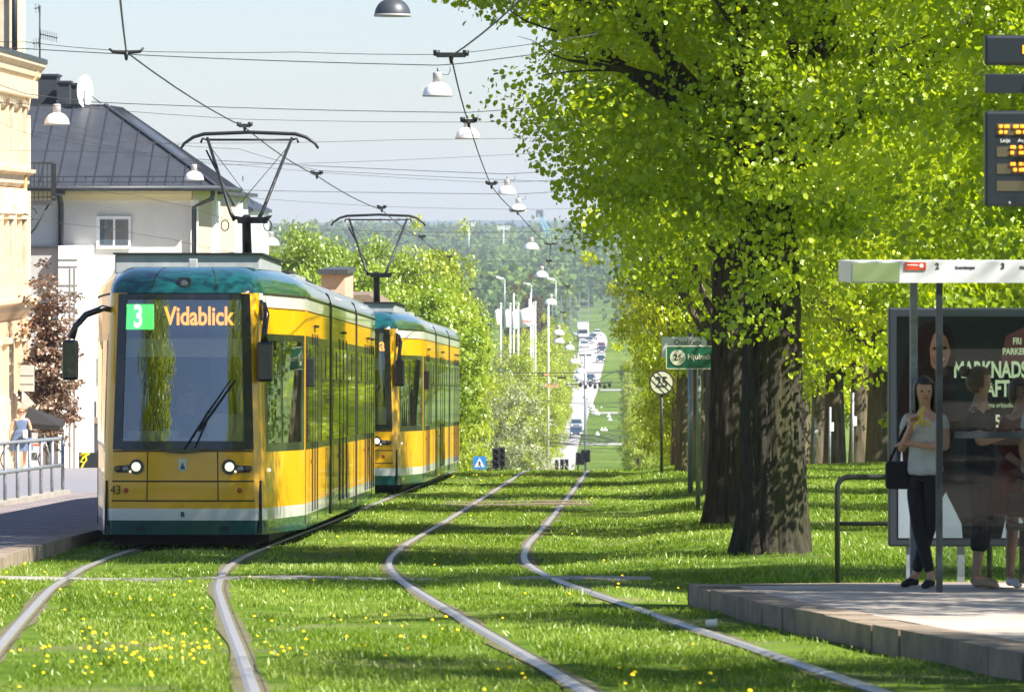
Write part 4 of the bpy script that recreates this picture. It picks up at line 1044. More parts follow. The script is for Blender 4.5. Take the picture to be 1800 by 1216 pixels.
def white_house():
    D = 178.0; t = empty('white_house', (0,0,0), label='large white house with dark hipped metal roof behind the front tram', cat='house')
    def W(px, py, d=D): return P(px, py, d)
    zg = zt(D)-.3; xl = -19.5; xr = W(335, 0).x; ze = W(0, 330).z
    sl = .018; yb = 188.0; xr2 = xr+sl*(yb-D)
    mb = MB(); mb.prism([(xl, D), (xr, D), (xr2, yb), (xl, yb)], 'z', zg, ze); mb.build('wall', M['white_wall'], t)
    mb = MB(); mb.box(xl, xr+.05, D-.14, D-.003, ze-.22, ze-.02); mb.box(xl, xr+.05, D-.08, D-.003, ze-.40, ze-.22)
    mb.prism([(xr, D), (xr+.14, D), (xr2+.14, yb), (xr2, yb)], 'z', ze-.36, ze-.02); mb.build('eaves_moulding', M['cream_trim'], t)
    # hipped roof
    ov = .75; A = (xl, D-ov, ze+.02); B = (xr+.85, D-ov, ze+.02); Cc = (xr2+.85, yb, ze+.02)
    rz = W(0, 186, 184).z; R1 = (xl, D+6, rz); R2 = ((185-900)/F*184, 184, rz); R3 = (R2[0]+.3, yb, rz)
    mb = MB(); mb.add([A, B, R2, R1, Cc, R3], [(0,1,2,3),(1,4,5,2)]); 
    mb.add([A, B, Cc, (A[0],A[1],A[2]-.12), (B[0],B[1],B[2]-.12), (Cc[0],Cc[1],Cc[2]-.12)], [(0,1,4,3),(1,2,5,4)])
    rf = mb.build('roof', M['slate'], t)
    mb = MB()
    A_, B_, R1_, R2_, C_, R3_ = map(Vector, (A, B, R1, R2, Cc, R3))
    x = A_.x+.3
    while x < B_.x-.2:
        top = R1_ if x <= R2_.x else None
        if x <= R2_.x: up = Vector((x, R2_.y, rz))
        else:
            s = (B_.x-x)/(B_.x-R2_.x); up = B_.lerp(R2_, s)
        mb.bar(Vector((x, A_.y, A_.z+.02)), up+Vector((0,0,.02)), .035, .05); x += .56
    y = D
    while y < yb:
        lo = B_.lerp(C_, (y-B_.y)/(C_.y-B_.y)); up = R2_.lerp(R3_, max(0, (y-R2_.y))/(R3_.y-R2_.y)) if y > R2_.y else B_.lerp(R2_, (y-B_.y)/(R2_.y-B_.y))
        mb.bar(lo+Vector((0,0,.02)), up+Vector((0,0,.02)), .04, .06); y += .6
    mb.bar(B_+Vector((0,0,.03)), R2_+Vector((0,0,.03)), .12, .08); mb.bar(R1_, R2_, .12, .08)
    mb.build('standing_seams', M['slate_dark'], rf)
    mb = MB(); mb.tube([(xl, D-ov-.05, ze-.02), (B[0], D-ov-.05, ze-.02), (Cc[0]+.05, yb, ze-.02)], .09, 8)
    for k in range(14): mb.bar((xl+2+k*.7, D-ov+.3, ze+.2), (xl+2+k*.7, D-ov+.3, ze+.36), .03)
    mb.bar((xl, D-ov+.3, ze+.34), (xr+.5, D-ov+.3, ze+.34), .04); mb.build('gutter', M['slate_dark'], t)
    for (px, x_) in ((106, None),):
        a = W(106, 325); mb = MB(); mb.tube([(a.x, D-.7, ze), (a.x, D-.5, ze-.25), (a.x+.03, D-.14, ze-.5), (a.x+.03, D-.14, zg)], .085, 8); mb.box(a.x-.16, a.x+.2, D-.8, D-.5, ze-.25, ze-.02)
        mb.build('downpipe', M['slate_dark'], t)
    mb = MB(); a = xr+.5; mb.tube([(a+.25, D-.6, ze), (a+.2, D-.5, ze-.35), (xr+.12, D-.16, ze-.6), (xr+.1, D-.16, zg)], .08, 8); mb.build('downpipe', M['slate_dark'], t)
    # window
    p0 = W(170, 380); p1 = W(230, 437); mb = MB()
    mb.box(p0.x, p1.x, D-.10, D-.003, p1.z, p0.z); fr = mb.build('window_frame', M['white_paint'], t)
    a = W(176, 386); b = W(226, 431); m_ = (a.x+b.x)/2
    for (u, v) in ((a.x, m_-.035), (m_+.035, b.x)):
        mb = MB(); mb.box(u, v, D-.115, D-.102, b.z, a.z); mb.build('window_pane', M['win_blue'], fr)
    p0 = W(160, 688); p1 = W(160, 1)
    # garage level behind the tram
    a = W(137, 705); b = W(158, 732); mb = MB(); mb.box(a.x, b.x+.2, D-.08, D-.003, b.z, a.z); f2 = mb.build('window_frame', M['slate_dark'], t)
    a = W(137, 745); b = W(158, 826); mb = MB(); mb.box(a.x, b.x+.6, D-.09, D-.003, b.z, a.z); mb.build('dark_doorway', M['slate_dark'], t)
    a = W(137, 733); b = W(158, 744); mb = MB(); mb.box(a.x, b.x+.6, D-.12, D-.003, b.z, a.z); mb.build('door_lintel', M['wood'], t)
    # facade along the street with pilasters, panels and slit windows
    def FX(y): return xr+sl*(y-D)
    for (ya, yb_) in ((178.0, 179.2), (187.2, 189.0), (198.6, 200.6)):
        mb = MB(); mb.prism([(FX(ya), ya), (FX(ya)+.16, ya), (FX(yb_)+.16, yb_), (FX(yb_), yb_)], 'z', zg, ze-.37); mb.build('pilaster', M['white_paint'], t)
    for (ya, yb_) in ((180, 186.6), (190, 198)):
        mb = MB(); mb.prism([(FX(ya), ya), (FX(ya)+.05, ya), (FX(yb_)+.05, yb_), (FX(yb_), yb_)], 'z', ze-2.1, ze-.4); mb.build('wood_panel', M['wood_panel'], t)
        mb = MB(); c = (ya+yb_)/2+.8; mb.box(FX(c)-.02, FX(c)+.12, c-1.5, c+1.5, ze-4.4, ze-2.35); f = mb.build('window_frame', M['white_paint'], t)
        mb = MB(); mb.box(FX(c)+.115, FX(c)+.135, c-1.2, c+1.2, ze-4.3, ze-2.45); mb.build('window_pane', M['win_blue'], f)
    # lower wing continuing along the street
    q = 206.0; mb = MB(); mb.prism([(xl, 188.003), (FX(188.003), 188.003), (FX(q), q), (xl, q)], 'z', zg, ze-.15); wg = mb.build('side_wing', M['white_wall'], t)
    mb = MB(); mb.prism([(xl, 188.02), (FX(188)+.35, 188.02), (FX(q)+.35, q), (xl, q)], 'z', ze-.149, ze-.02); mb.build('wing_roof', M['slate_dark'], wg)
    # chimneys
    for (pa, pb, ta, tb, dd, ww) in ((40,100,134,192,186,1.4),(102,122,146,190,185,.8),(123,137,150,192,186,.8),(165,204,199,232,186,1.0)):
        a = W(pa, ta, dd); b = W(pb, tb, dd); mb = MB(); mb.box(a.x, b.x, dd, dd+ww, b.z-.6, a.z); mb.box(a.x-.06, b.x+.06, dd-.06, dd+ww+.06, a.z, a.z+.07)
        mb.box(a.x-.03, a.x+.03, dd-.03, dd, b.z-.6, a.z); mb.build('chimney', M['slate_dark'], rf)
    # dish and aerials
    p = W(148, 160, 184); mb = MB(); rr = .52
    for k in range(6):
        r0 = rr*k/5
    vs = []; n = 24
    for (r, dpt) in ((.0,.14),(.25,.11),(.42,.04),(.52,-.02),(.54,-.03)):
        for j in range(n):
            a = 2*math.pi*j/n; q = Vector((r*math.cos(a), dpt, r*math.sin(a))); q = Matrix.Rotation(R(66), 3, 'Z') @ q; vs.append(p+q)
    mb.add(vs, [(i_*n+j, i_*n+(j+1)%n, (i_+1)*n+(j+1)%n, (i_+1)*n+j) for i_ in range(4) for j in range(n)], 0, True)
    dsh = mb.build('satellite_dish', M['sign_white'], rf); mb = MB(); mb.tube([p+Vector((0,0,-.9)), p+Vector((0,.1,0)), p+Vector((.55,-.1,-.4))], .025, 6); mb.build('dish_mast', M['dark_metal'], dsh)
    def yagi(px, pt, pb, dd, booms):
        a = W(px, pt, dd); b = W(px, pb, dd); mb = MB(); mb.tube([b, a], .03, 6)
        for (z, L, dirx, n_) in booms:
            q = Vector((a.x, dd, -(z-400)/F*dd)); mb.bar(q, q+Vector((L*dirx, -.3, -L*.25)), .03)
            for k in range(n_): u = q+Vector((L*dirx*(k+.5)/n_, -.3*(k+.5)/n_, -L*.25*(k+.5)/n_)); mb.bar(u+Vector((0,.1,-.15)), u+Vector((0,-.1,.15)), .014)
        mb.build('roof_aerial', M['dark_metal'], rf)
    yagi(70, 10, 135, 186, ((60, .6, 1, 8), (14, .15, -1, 2), (75, .2, -1, 3))); yagi(264, 235, 262, 186, ((240, .25, 1, 4), (238, .2, -1, 3)))
    # annex
    a = W(44, 437, 172); b = W(140, 832, 172); c = W(104, 432, 172)
    mb = MB(); mb.box(a.x-4, c.x, 172, 178, b.z-1, a.z); an = mb.build('annex', M['grey_wall'], t)
    mb = MB(); mb.box(a.x-4, c.x, 171.9, 178, a.z, a.z+.08); mb.build('annex_coping', M['slate_dark'], an)
    mb = MB(); mb.box(c.x+.005, b.x, 171.6, 178, b.z-1, c.z)
    an2 = mb.build('annex_bay', M['white_paint'], t)
    mb = MB()
    for py in (455, 467, 500, 512, 545, 560, 600): q = W(104, py, 171.6); mb.box(c.x+.02, b.x-.02, 171.57, 171.598, q.z-.02, q.z)
    for px in (124, 132): q = W(px, 0, 171.6); mb.box(q.x-.012, q.x+.012, 171.57, 171.598, b.z, W(0,470,171.6).z)
    mb.build('board_joints', M['sign_back'], an2)
    # dark shop panel with the yellow flourish
    a = W(139, 795, 170); b = W(158, 846, 170); mb = MB(); mb.box(a.x, b.x+.3, 169.9, 170, zt(170)+.05, a.z); 
    sp = mb.build('shop_panel', M['board'], t)
    mb = MB(); q = [W(px, py, 169.85) for px, py in ((140,800),(150,796),(157,796),(146,804),(141,812),(148,812),(144,820),(142,826))]; mb.tube(q, .035, 6)
    q = [W(px, py, 169.85) for px, py in ((149,800),(152,808),(146,816))]; mb.tube(q, .03, 6); mb.build('yellow_flourish', M['brass_logo'], sp)
    return t
white_house()
def far_house():
    t = empty('yellow_house', (0,0,0), label='pale yellow house end behind the front tram pantograph post', cat='house')
    a = P(412, 372, 216); b = P(441, 470, 216); zg = zt(216)-.3
    mb = MB(); mb.box(a.x-6, b.x-.35, 216, 232, zg, a.z); mb.build('wall', M['cream_trim'], t)
    mb = MB(); mb.box(b.x-.345, b.x, 215.9, 232, zg, a.z); mb.box(a.x-6, b.x, 215.85, 215.99, a.z-.3, a.z-.1); mb.build('white_corner', M['white_paint'], t)
    mb = MB(); mb.prism([(a.x-6.3, a.z), (b.x+.12, a.z), (b.x+.1, a.z+.12), (b.x-1.3, a.z+.85), (a.x-6, a.z+.9)], 'y', 215.5, 232.5); mb.build('roof', M['slate_dark'], t)
    q = P(430, 410, 216); mb = MB(); mb.box(q.x-.2, q.x+.2, 215.93, 215.995, q.z-.9, q.z+.4); mb.build('window', M['win_blue'], t)
    t = empty('pink_house', (0,0,0), label='pink house with flat grey roof edge over the rear of the front tram', cat='house')
    a = P(578, 482, 150); b = P(606, 540, 150)
    mb = MB(); mb.box(a.x-.2, b.x, 150, 158, zt(150)-.3, a.z); mb.build('wall', M['pink_wall'], t)
    mb = MB(); mb.box(a.x-.3, b.x+.08, 149.8, 158, a.z+.005, a.z+.13); mb.build('roof', M['slate'], t)
    t = empty('low_house', (0,0,0), label='low house whose tiled roof shows just left of the second pantograph post', cat='house')
    a = P(640, 518, 160); b = P(668, 538, 160); mb = MB(); mb.box(a.x-3, b.x, 160, 168, zt(160)-.3, b.z); mb.build('wall', M['pink_wall'], t)
    mb = MB(); mb.prism([(a.x-3.2, b.z), (b.x+.2, b.z), (b.x-.3, a.z), (a.x-3, a.z)], 'y', 159.7, 168); mb.build('roof', M['wood'], t)
far_house()
# railing on the platform edge
def railing():
    A = Vector((-7.86, 86.0, zt(86)+.15)); B = Vector((-7.70, 97.5, zt(97.5)+.15)); t = empty('railing', A, label='galvanised steel pipe railing along the back of the left platform', cat='railing')
    for k in range(0, 7):
        p = (B-A)*(k/6*1.0); mb = MB(); mb.tube([p+Vector((0,0,-.1)), p+Vector((0,0,.93))], .030, 10); mb.build('post', M['galv'], t)
    for k in range(1, 3):
        p = (B-A)*(-k/6); mb = MB(); mb.tube([p+Vector((0,0,-.1)), p+Vector((0,0,.93))], .030, 10); mb.build('post', M['galv'], t)
    for h, nm in ((.95, 'top_rail'), (.50, 'middle_rail')):
        mb = MB(); mb.tube([(B-A)*-.4+Vector((0,0,h)), (B-A)+Vector((0,0,h))]+([(B-A)+Vector((.02,.06,h-.05))] if h > .9 else []), .032, 10); mb.build(nm, M['galv'], t)
    mb = MB(); d = (B-A); mb.bar(d*-.4+Vector((0,0,.02)), d*1.02+Vector((0,0,.02)), .22, .10); mb.build('kerb_stone', M['concrete'], t)
railing()
# sign post, parasol, board, bicycle at the left
def left_bits():
    p = P(42, 640, 146); g = g1(p.x, 146)
    t = empty('sign_post', (p.x, 146, g), label='white post with two road signs seen from behind, left by the yellow house', cat='sign post')
    mb = MB(); mb.tube([(-.06, 0, 0), (0, 0, P(0,645,146).z-g)], .04, 8); mb.build('pole', M['white_paint'], t)
    z1 = P(0,642,146).z-g; z0 = P(0,688,146).z-g; mb = MB(); mb.box(-.10, .27, -.05, -.02, z0, z1); mb.box(-.10, .27, -.07, -.05, z0+.2, z0+.23); mb.box(-.10, .27, -.07, -.05, z1-.25, z1-.22); mb.build('sign_panel', M['sign_back'], t, bevel=.006)
    z2 = P(0,722,146).z-g; mb = MB(); mb.prism([(-.04, z2+.0), (.28, z2+.18), (.02, z0-.02)], 'y', -.05, -.02); mb.build('warning_triangle', M['sign_back'], t)
    t = empty('parasol', (P(72,0,150).x, 150, g1(P(72,0,150).x, 150)), label='black market parasol behind the woman in blue', cat='parasol')
    zt_ = P(0,716,150).z-t.location.z; ze = P(0,744,150).z-t.location.z; mb = MB(); n = 4; ring = [(-.50,-.1,ze+.02),(.52,-.35,ze-.05),(.56,1.0,ze+.06),(-.45,1.2,ze+.1)]; ap = (-.33, .3, zt_)
    mb.add([ap]+ring+[(a,b,c-.13) for a,b,c in ring], [(0,1,2),(0,2,3),(0,3,4),(0,4,1),(1,5,6,2),(2,6,7,3),(3,7,8,4),(4,8,5,1)]); mb.build('canopy', M['tent_black'], t)
    mb = MB(); mb.tube([(-.30,.3,0), (-.30,.3,zt_)], .03, 8); mb.build('pole', M['dark_metal'], t)
    x = P(58,0,149).x; t = empty('advertising_board', (x, 149, g1(x,149)), label='red framed pavement board behind the railing', cat='pavement board')
    mb = MB()
    for a, b in (((-.2,0,.05),(-.2,0,.72)),((.24,0,.05),(.24,0,.72)),((-.2,0,.72),(.24,0,.72)),((-.2,0,.08),(.24,0,.08))): mb.bar(a, b, .05)
    mb.build('frame', M['red_board'], t); mb = MB(); mb.box(-.17,.21,-.01,.01,.12,.69); mb.build('panel', M['sign_white'], t); mb = MB(); mb.box(-.1,.12,-.02,-.011,.32,.52); mb.build('picture', M['slate'], t)
    x = P(56,0,147).x; t = empty('bicycle', (x, 147, g1(x,147)), (0,0,R(20)), 'bicycle leaning behind the railing beside the red framed board', 'bicycle')
    for cx in (-.5, .5):
        mb = MB(); mb.tube([(cx+.33*math.cos(a), 0, .34+.33*math.sin(a)) for a in np.linspace(0, 2*math.pi, 25)], .018, 6); w = mb.build('wheel', M['rubber'], t)
        mb = MB()
        for k in range(8): a = k*math.pi/8; mb.bar((cx+.32*math.cos(a), 0, .34+.32*math.sin(a)), (cx-.32*math.cos(a), 0, .34-.32*math.sin(a)), .006)
        mb.build('spokes', M['galv'], w)
    mb = MB()
    for a, b in (((-.5,0,.34),(-.15,0,.78)),((-.5,0,.34),(0,0,.32)),((0,0,.32),(-.17,0,.85)),((0,0,.32),(.36,0,.80)),((-.15,0,.76),(.36,0,.82)),((.36,0,.80),(.5,0,.34)),((.36,0,.80),(.33,0,1.0))): mb.tube([a, b], .016, 6)
    mb.build('frame', M['galv'], t); mb = MB(); mb.box(-.27,-.05,-.06,.06,.85,.9); mb.build('saddle', M['rubber'], t, bevel=.02)
    mb = MB(); mb.tube([(.30,-.25,1.03),(.36,-.1,1.0),(.36,.1,1.0),(.30,.25,1.03)], .014, 6); mb.build('handlebar', M['dark_metal'], t)
left_bits()

# ---------------------------------------------------------------- overhead wires, hangers and lamps
def wire(name, pts, r, label, cat='overhead wire', group=None, sub=6, sag=0.0):
    pts = [Vector(p) for p in pts]; out = []
    for a, b in zip(pts[:-1], pts[1:]):
        for k in range(sub):
            t = k/sub; q = a.lerp(b, t); q.z -= sag*4*t*(1-t); out.append(q)
    out.append(pts[-1]); mb = MB(); mb.tube(out, r, 6)
    return tagset(mb.build(name, M['wire']), label, cat, group)
CW = 'pair of tram contact wires'
h1 = [(196,-160,30),(222,92,57.6),(430,224,80),(557,309,92),(671,369,109),(742,420,137),(790,455,160),(828,512,200),(858,575,255),(905,660,340),(960,740,480)]
h2 = [(1240,-190,30),(1000,-85,40),(793,99,58),(824,217,74),(864,327,96),(910,374,110.6),(968,432,137),(965,463,160),(998,507,190),(990,552,225),(1015,605,280),(1027,650,360),(1029,700,480)]
wire('contact_wire', [P(*p) for p in h1], .0085, 'left contact wire, running down to both tram pantographs', group=CW, sag=.05)
wire('contact_wire', [P(*p) for p in h2], .0085, 'right contact wire, over the empty track', group=CW, sag=.05)
def hanger(px, py, d, w, label):
    t = empty('wire_hanger', P(px, py, d), label=label, cat='wire hanger', group='hangers of the contact wires')
    mb = MB()
    if w > .3:
        mb.tube([(-w*.5, 0, .03), (-w*.4, 0, .0), (w*.0, 0, -.01), (w*.4, 0, .0), (w*.5, 0, .04)], [.012,.018,.025,.018,.012], 6)
    else:
        mb.bar((-w/2, 0, 0), (w/2, 0, 0), .05); mb.lathe([(.03,-.03),(.035,.03)], (-w/2,0,.02), 8); mb.lathe([(.03,-.03),(.035,.03)], (w/2,0,.02), 8)
    mb.build('bracket', M['dark_metal'], t); mb = MB(); mb.tube([(0,0,.0),(0,0,-.09)], [.03,.012], 8); mb.build('clamp', M['dark_metal'], t)
hl = ['bronze bracket nearest at the upper left','small hanger above the front tram pantograph','small hanger right of the front tram pantograph','small hanger above the second tram pantograph','small hanger right of the second pantograph','small hanger over the yellow green tree','small hanger lower over the bright green tree','hanger above the grey green shrub']
for (p, w, l) in zip([(222,91,57.6),(430,221,80),(557,305,92),(671,365,109),(742,416,137),(790,451,160),(828,508,200),(858,572,255)], [.35,.16,.14,.12,.12,.12,.12,.12], hl): hanger(*p, w, l)
hl = ['dark bar hanger nearest at the upper middle','small hanger crossing the third hanging lamp','small hanger left of a white lamp in the sky','bar hanger crossing a white lamp beside the avenue','bar hanger before the blue crane','small white hanger by the avenue edge','small hanger right of the flags','bar hanger over the distant road']
for (p, w, l) in zip([(793,97,58),(824,213,74),(864,323,96),(910,370,110.6),(968,428,137),(965,459,160),(998,503,190),(990,549,225)], [.30,.16,.14,.34,.34,.12,.12,.2], hl): hanger(*p, w, l)
SW = 'cross wires spanning the street'
spans = [([(-60,70),(45,74),(222,90),(520,92),(793,96),(1050,60)],58,.004,'thin cross wire highest in the sky at the left bracket'),
 ([(-60,80),(45,86),(400,104),(768,115),(845,108),(1200,60)],115,.011,'dark ribbed cross wire carrying the white lamp at upper middle'),
 ([(-60,128),(45,165),(168,180),(500,192),(820,198),(960,187),(1200,150)],139,.011,'dark ribbed cross wire carrying the lamps above the pantograph'),
 ([(-60,175),(120,187),(430,210),(824,215),(960,210),(1200,190)],74,.0035,'thin cross wire just above the front pantograph'),
 ([(-60,190),(60,240),(380,290),(640,284),(960,268),(1200,250)],100,.0035,'thin cross wire passing through the front pantograph frame'),
 ([(-60,220),(45,228),(300,277),(560,292),(890,306),(980,300),(1200,280)],180,.011,'dark cross wire carrying two lamps level with the pantograph arms'),
 ([(-60,262),(200,268),(560,303),(864,321),(980,316),(1200,300)],96,.0035,'thin cross wire at the small hanger in mid sky'),
 ([(330,330),(405,334),(700,339),(912,341),(990,336),(1200,320)],200,.011,'dark cross wire carrying the lamp beside the avenue'),
 ([(400,345),(671,363),(910,368),(1020,366),(1200,355)],110.6,.0035,'thin cross wire near the skyline'),
 ([(420,397),(475,400),(700,408),(934,408),(1000,402),(1150,390)],230,.011,'dark cross wire against the blue ridge'),
 ([(420,400),(742,414),(968,420),(1150,416)],137,.0035,'thin cross wire against the blue ridge'),
 ([(560,452),(790,457),(965,460),(1100,458)],245,.011,'dark cross wire across the wooded hillside, upper'),
 ([(620,506),(828,508),(998,505),(1120,500)],275,.011,'dark cross wire across the wooded hillside, lower'),
 ([(800,575),(900,578),(1000,572),(1120,555)],300,.012,'cross wire over the flags foot'),
 ([(800,620),(900,622),(1020,618),(1120,600)],350,.012,'cross wire over the distant trucks'),
 ([(820,648),(900,655),(1000,655),(1080,654),(1150,650)],360,.03,'thick dark cross wire with hanging signs over the far road'),
 ([(830,658),(910,660),(1000,661),(1030,671),(1050,668),(1075,655),(1150,640)],370,.025,'second dark cross wire just under the thick one'),
 ([(900,704),(960,705),(1040,710),(1120,706)],480,.02,'thin dark cross wire low over the distant road')]
for pts, d, r, lab in spans:
    wire('cross_wire', [P(a, b, d) for a, b in pts], r, lab, group=SW, sub=4, sag=.01)
# the sagging service cables at the left
for (pts, d, lab) in (([(45,205),(200,235),(260,249),(420,262),(560,300),(1250,330)],150,'sagging cable over the slate roof, upper'),([(-20,330),(60,385),(190,400),(300,420),(420,445),(620,470)],150,'sagging cable across the white gable'),([(-20,270),(110,325),(250,345),(330,362),(450,400),(620,470)],165,'thin cable under the slate roof eaves'),([(-20,200),(60,212),(190,247),(330,252),(700,246),(1250,235)],165,'sagging cable over the slate roof, lower')):
    wire('service_cable', [P(a, b, d) for a, b in pts], .007, lab, group='service cables between the houses', sub=4, sag=.03)
def lamp(px, py, w, label, small=False, mat='lamp_white'):
    d = 6000/w; s = 1.0; c = P(px, py, d)      # py = rim of the shade
    t = empty('hanging_lamp', c, label=label, cat='street lamp', group='white dome lamps hung over the street')
    mb = MB(); mb.lathe([(.30,0),(.298,.03),(.285,.09),(.25,.16),(.20,.215),(.14,.25),(.095,.265)], (0,0,0), 28); mb.build('shade', M[mat], t)
    mb = MB(); mb.lathe([(.306,-.025),(.31,.0),(.306,.015)], (0,0,0), 28); mb.build('rim', M['lamp_grey'], t)
    mb = MB(); mb.lathe([(.095,.255),(.095,.44),(.085,.47),(.03,.48)], (0,0,0), 16); mb.build('neck', M['lamp_grey'], t)
    if d < 240:
        mb = MB(); mb.tube([(0,0,.47),(0,0,.56)], .015, 6); mb.tube([(.02,0,.5),(.12,0,.42),(.22,0,.42),(.26,0,.50),(.25,0,.58)], .008, 5); mb.build('cable_loop', M['wire'], t)
    return t
L = [(690,27,64,'slate grey dome lamp cut by the top edge of the view'),(769,168,52,'largest white dome lamp, upper middle of the sky'),(822,243,43,'white dome lamp crossed by a contact wire hanger'),(100,218,44,'white dome lamp before the slate roof chimneys'),(341,316,34,'white dome lamp at the slate roof corner, left of the front pantograph'),(891,341,33,'white dome lamp in the sky, left of the avenue'),(911,372,30,'white dome lamp behind the bar hanger beside the avenue'),(405,360,26,'white dome lamp behind the front pantograph frame'),(476,431,30,'white dome lamp right of the front pantograph post'),(934,438,26,'white dome lamp against the far dark trees'),(952,487,24,'white dome lamp against the wooded hillside'),(968,535,22.5,'white dome lamp right of the flags, above the paired lamps'),(982,588,20,'upper of two overlapping white lamps beside the flags'),(982,602,20,'lower of two overlapping white lamps beside the flags'),(1001,614,17.5,'white dome lamp below right of the paired lamps'),(1009,638,17,'white dome lamp over the roadside trees, left of the thin pole'),(1021,655,18,'white dome lamp left of the thick dark cross wire'),(1018,664,17,'white dome lamp touching the dark cross wire')]
for a in L: lamp(*a, mat='slate' if a[2] == 64 else 'lamp_white')
fl = [(999,678,9),(993,686,8),(988,697,8),(974,704,8),(983,704,8),(971,717,8),(1031,700,13),(1035,706,13),(1039,716,13),(1041,722,13),(1049,729,12),(1057,720,7),(1070,733,8),(1072,739,8),(1060,731,6),(1054,752,7),(1058,757,8),(1064,757,8),(1050,765,9),(1075,751,7)]
nn = ['first','second','third','fourth','fifth','sixth','seventh','eighth','ninth','tenth','eleventh','twelfth','thirteenth','fourteenth','fifteenth','sixteenth','seventeenth','eighteenth','nineteenth','last']
for k, (px, py, w) in enumerate(fl):
    d = 6500/w; c = P(px, py, d); t = empty('hanging_lamp', c, label=f'tiny white dome lamp over the distant road, {nn[k]} counted downwards', cat='street lamp', group='tiny distant street lamps')
    mb = MB(); mb.lathe([(.33,0),(.31,.12),(.2,.25),(.08,.3),(.08,.5)], (0,0,0), 14); mb.build('shade', M['lamp_white'], t)

# ---------------------------------------------------------------- signs on posts beside the avenue
def signs():
    d = 124; x = (1163-900)/F*d; g = g1(x, d); t = empty('speed_sign', (x, d, g), label='round grey sign reading 25 crossed out, on a dark post', cat='road sign')
    zc = P(0,672,d).z-g; r = 21/F*d
    mb = MB(); mb.tube([(0,0,-.1),(0,0,zc+.1)], .032, 10); mb.build('post', M['dark_metal'], t)
    mb = MB(); mb.lathe([(r, -.055),(r, -.035)], (0,0,zc), 40, axis='y', smooth=False); disc = mb.build('sign_face', M['sign_cream'], t)
    mb = MB(); vs = []; n = 40
    for rr, y in ((r*1.03,-.058),(r*.93,-.060),(r*1.03,-.03)):
        for k in range(n): a = 2*math.pi*k/n; vs.append((rr*math.cos(a), y, zc+rr*math.sin(a)))
    mb.add(vs, [(k, (k+1)%n, n+(k+1)%n, n+k) for k in range(n)]+[(k, (k+1)%n, 2*n+(k+1)%n, 2*n+k) for k in range(n)])
    for o in (-.075, 0, .075): mb.bar((-r*.70+o, -.0605, zc+r*.66+o), (r*.66+o, -.0605, zc-r*.72+o), .014, .006)
    mb.build('sign_border', M['black_ink'], disc)
    text('25', r*1.25, M['black_ink'], disc, (0, -.062, zc), sx=.85, off=.004, name='sign_number')
    d = 101; x = (1213.5-900)/F*d; g = g1(x, d); t = empty('stop_name_sign', (x, d, g), label='white stop name board reading Ovalitets on a pale post', cat='stop sign')
    mb = MB(); mb.tube([(0,0,-.1),(0,0,P(0,586,d).z-g)], .048, 12); mb.build('post', M['galv'], t)
    a = P(1163,592,d); b = P(1254,628,d); mb = MB(); mb.box(a.x-x, b.x-x, -.09, -.055, b.z-g, a.z-g); bd = mb.build('name_board', M['sign_white'], t, bevel=.005)
    text('Ovalitets', .135, M['black_ink'], bd, (P(1184,0,d).x-x, -.093, P(0,602,d).z-g), al='LEFT', sx=1.0, name='stop_name')
    d = 86; x = (1229-900)/F*d; g = g1(x, d); t = empty('route_sign', (x, d, g), label='dark green route board with 26 in a cream disc on a mossy post', cat='route sign')
    mb = MB(); mb.tube([(-.02,0,-.1),(0,0,P(0,606,d).z-g)], .034, 12); mb.build('post', M['post_green'], t)
    a = P(1171.5,609,d); b = P(1252,647,d); mb = MB(); mb.box(a.x-x, b.x-x, -.08, -.045, b.z-g, a.z-g); bd = mb.build('route_board', M['sign_green'], t, bevel=.004)
    mb = MB()
    for (u, v) in ((a.z-g, a.z-g+.012), (b.z-g-.012, b.z-g)): mb.box(a.x-x-.005, b.x-x, -.084, -.04, u, v)
    mb.box(a.x-x-.01, a.x-x+.003, -.084, -.04, b.z-g, a.z-g); mb.build('board_edge', M['sign_cream'], bd)
    c = P(1191,628,d); mb = MB(); mb.lathe([(.118,-.003),(.118,.003)], (c.x-x, -.086, c.z-g), 32, axis='y', smooth=False); mb.build('number_disc', M['sign_cream'], bd)
    text('26', .13, M['black_ink'], bd, (c.x-x, -.092, c.z-g), sx=1.0, off=.003, name='route_number'); text('Hjulmö', .115, M['sign_cream'], bd, (P(1208,0,d).x-x, -.086, P(0,627,d).z-g), al='LEFT', off=.002, name='destination_text')
signs()
# pale posts of a park information frame
def park_frames():
    for (px, top, d, lab) in ((1498,690,148,'thin pale post left of the park information frame'),(1458,715,158,'thin pale post among the farther park trunks'),(1432,735,168,'shortest pale post among the park trunks')):
        x = (px-900)/F*d; g = g1(x, d); t = empty('park_post', (x, d, g), label=lab, cat='post', group='pale posts among the park trunks')
        mb = MB(); mb.tube([(0,0,-.1),(.02,0,-(top-400)/F*d-g)], .035, 8); mb.build('pole', M['galv'], t)
        mb = MB(); mb.box(.03,.12,-.03,.0,1.1,1.35); mb.build('plate', M['sign_white'], t)
    d = 142; xa = (1531-900)/F*d; xb = (1557-900)/F*d; g = g1(xa, d); t = empty('information_frame', (xa, d, g), label='pale two post frame with a blank board between park trunks', cat='sign frame')
    for x in (0, xb-xa): mb = MB(); mb.tube([(x,0,-.1),(x+.02,0,-(690-400)/F*d-g)], .04, 8); mb.build('post', M['galv'], t)
    mb = MB(); mb.box(.04, xb-xa-.04, -.03, 0, -(770-400)/F*d-g, -(757-400)/F*d-g); mb.build('board', M['sign_white'], t)
park_frames()

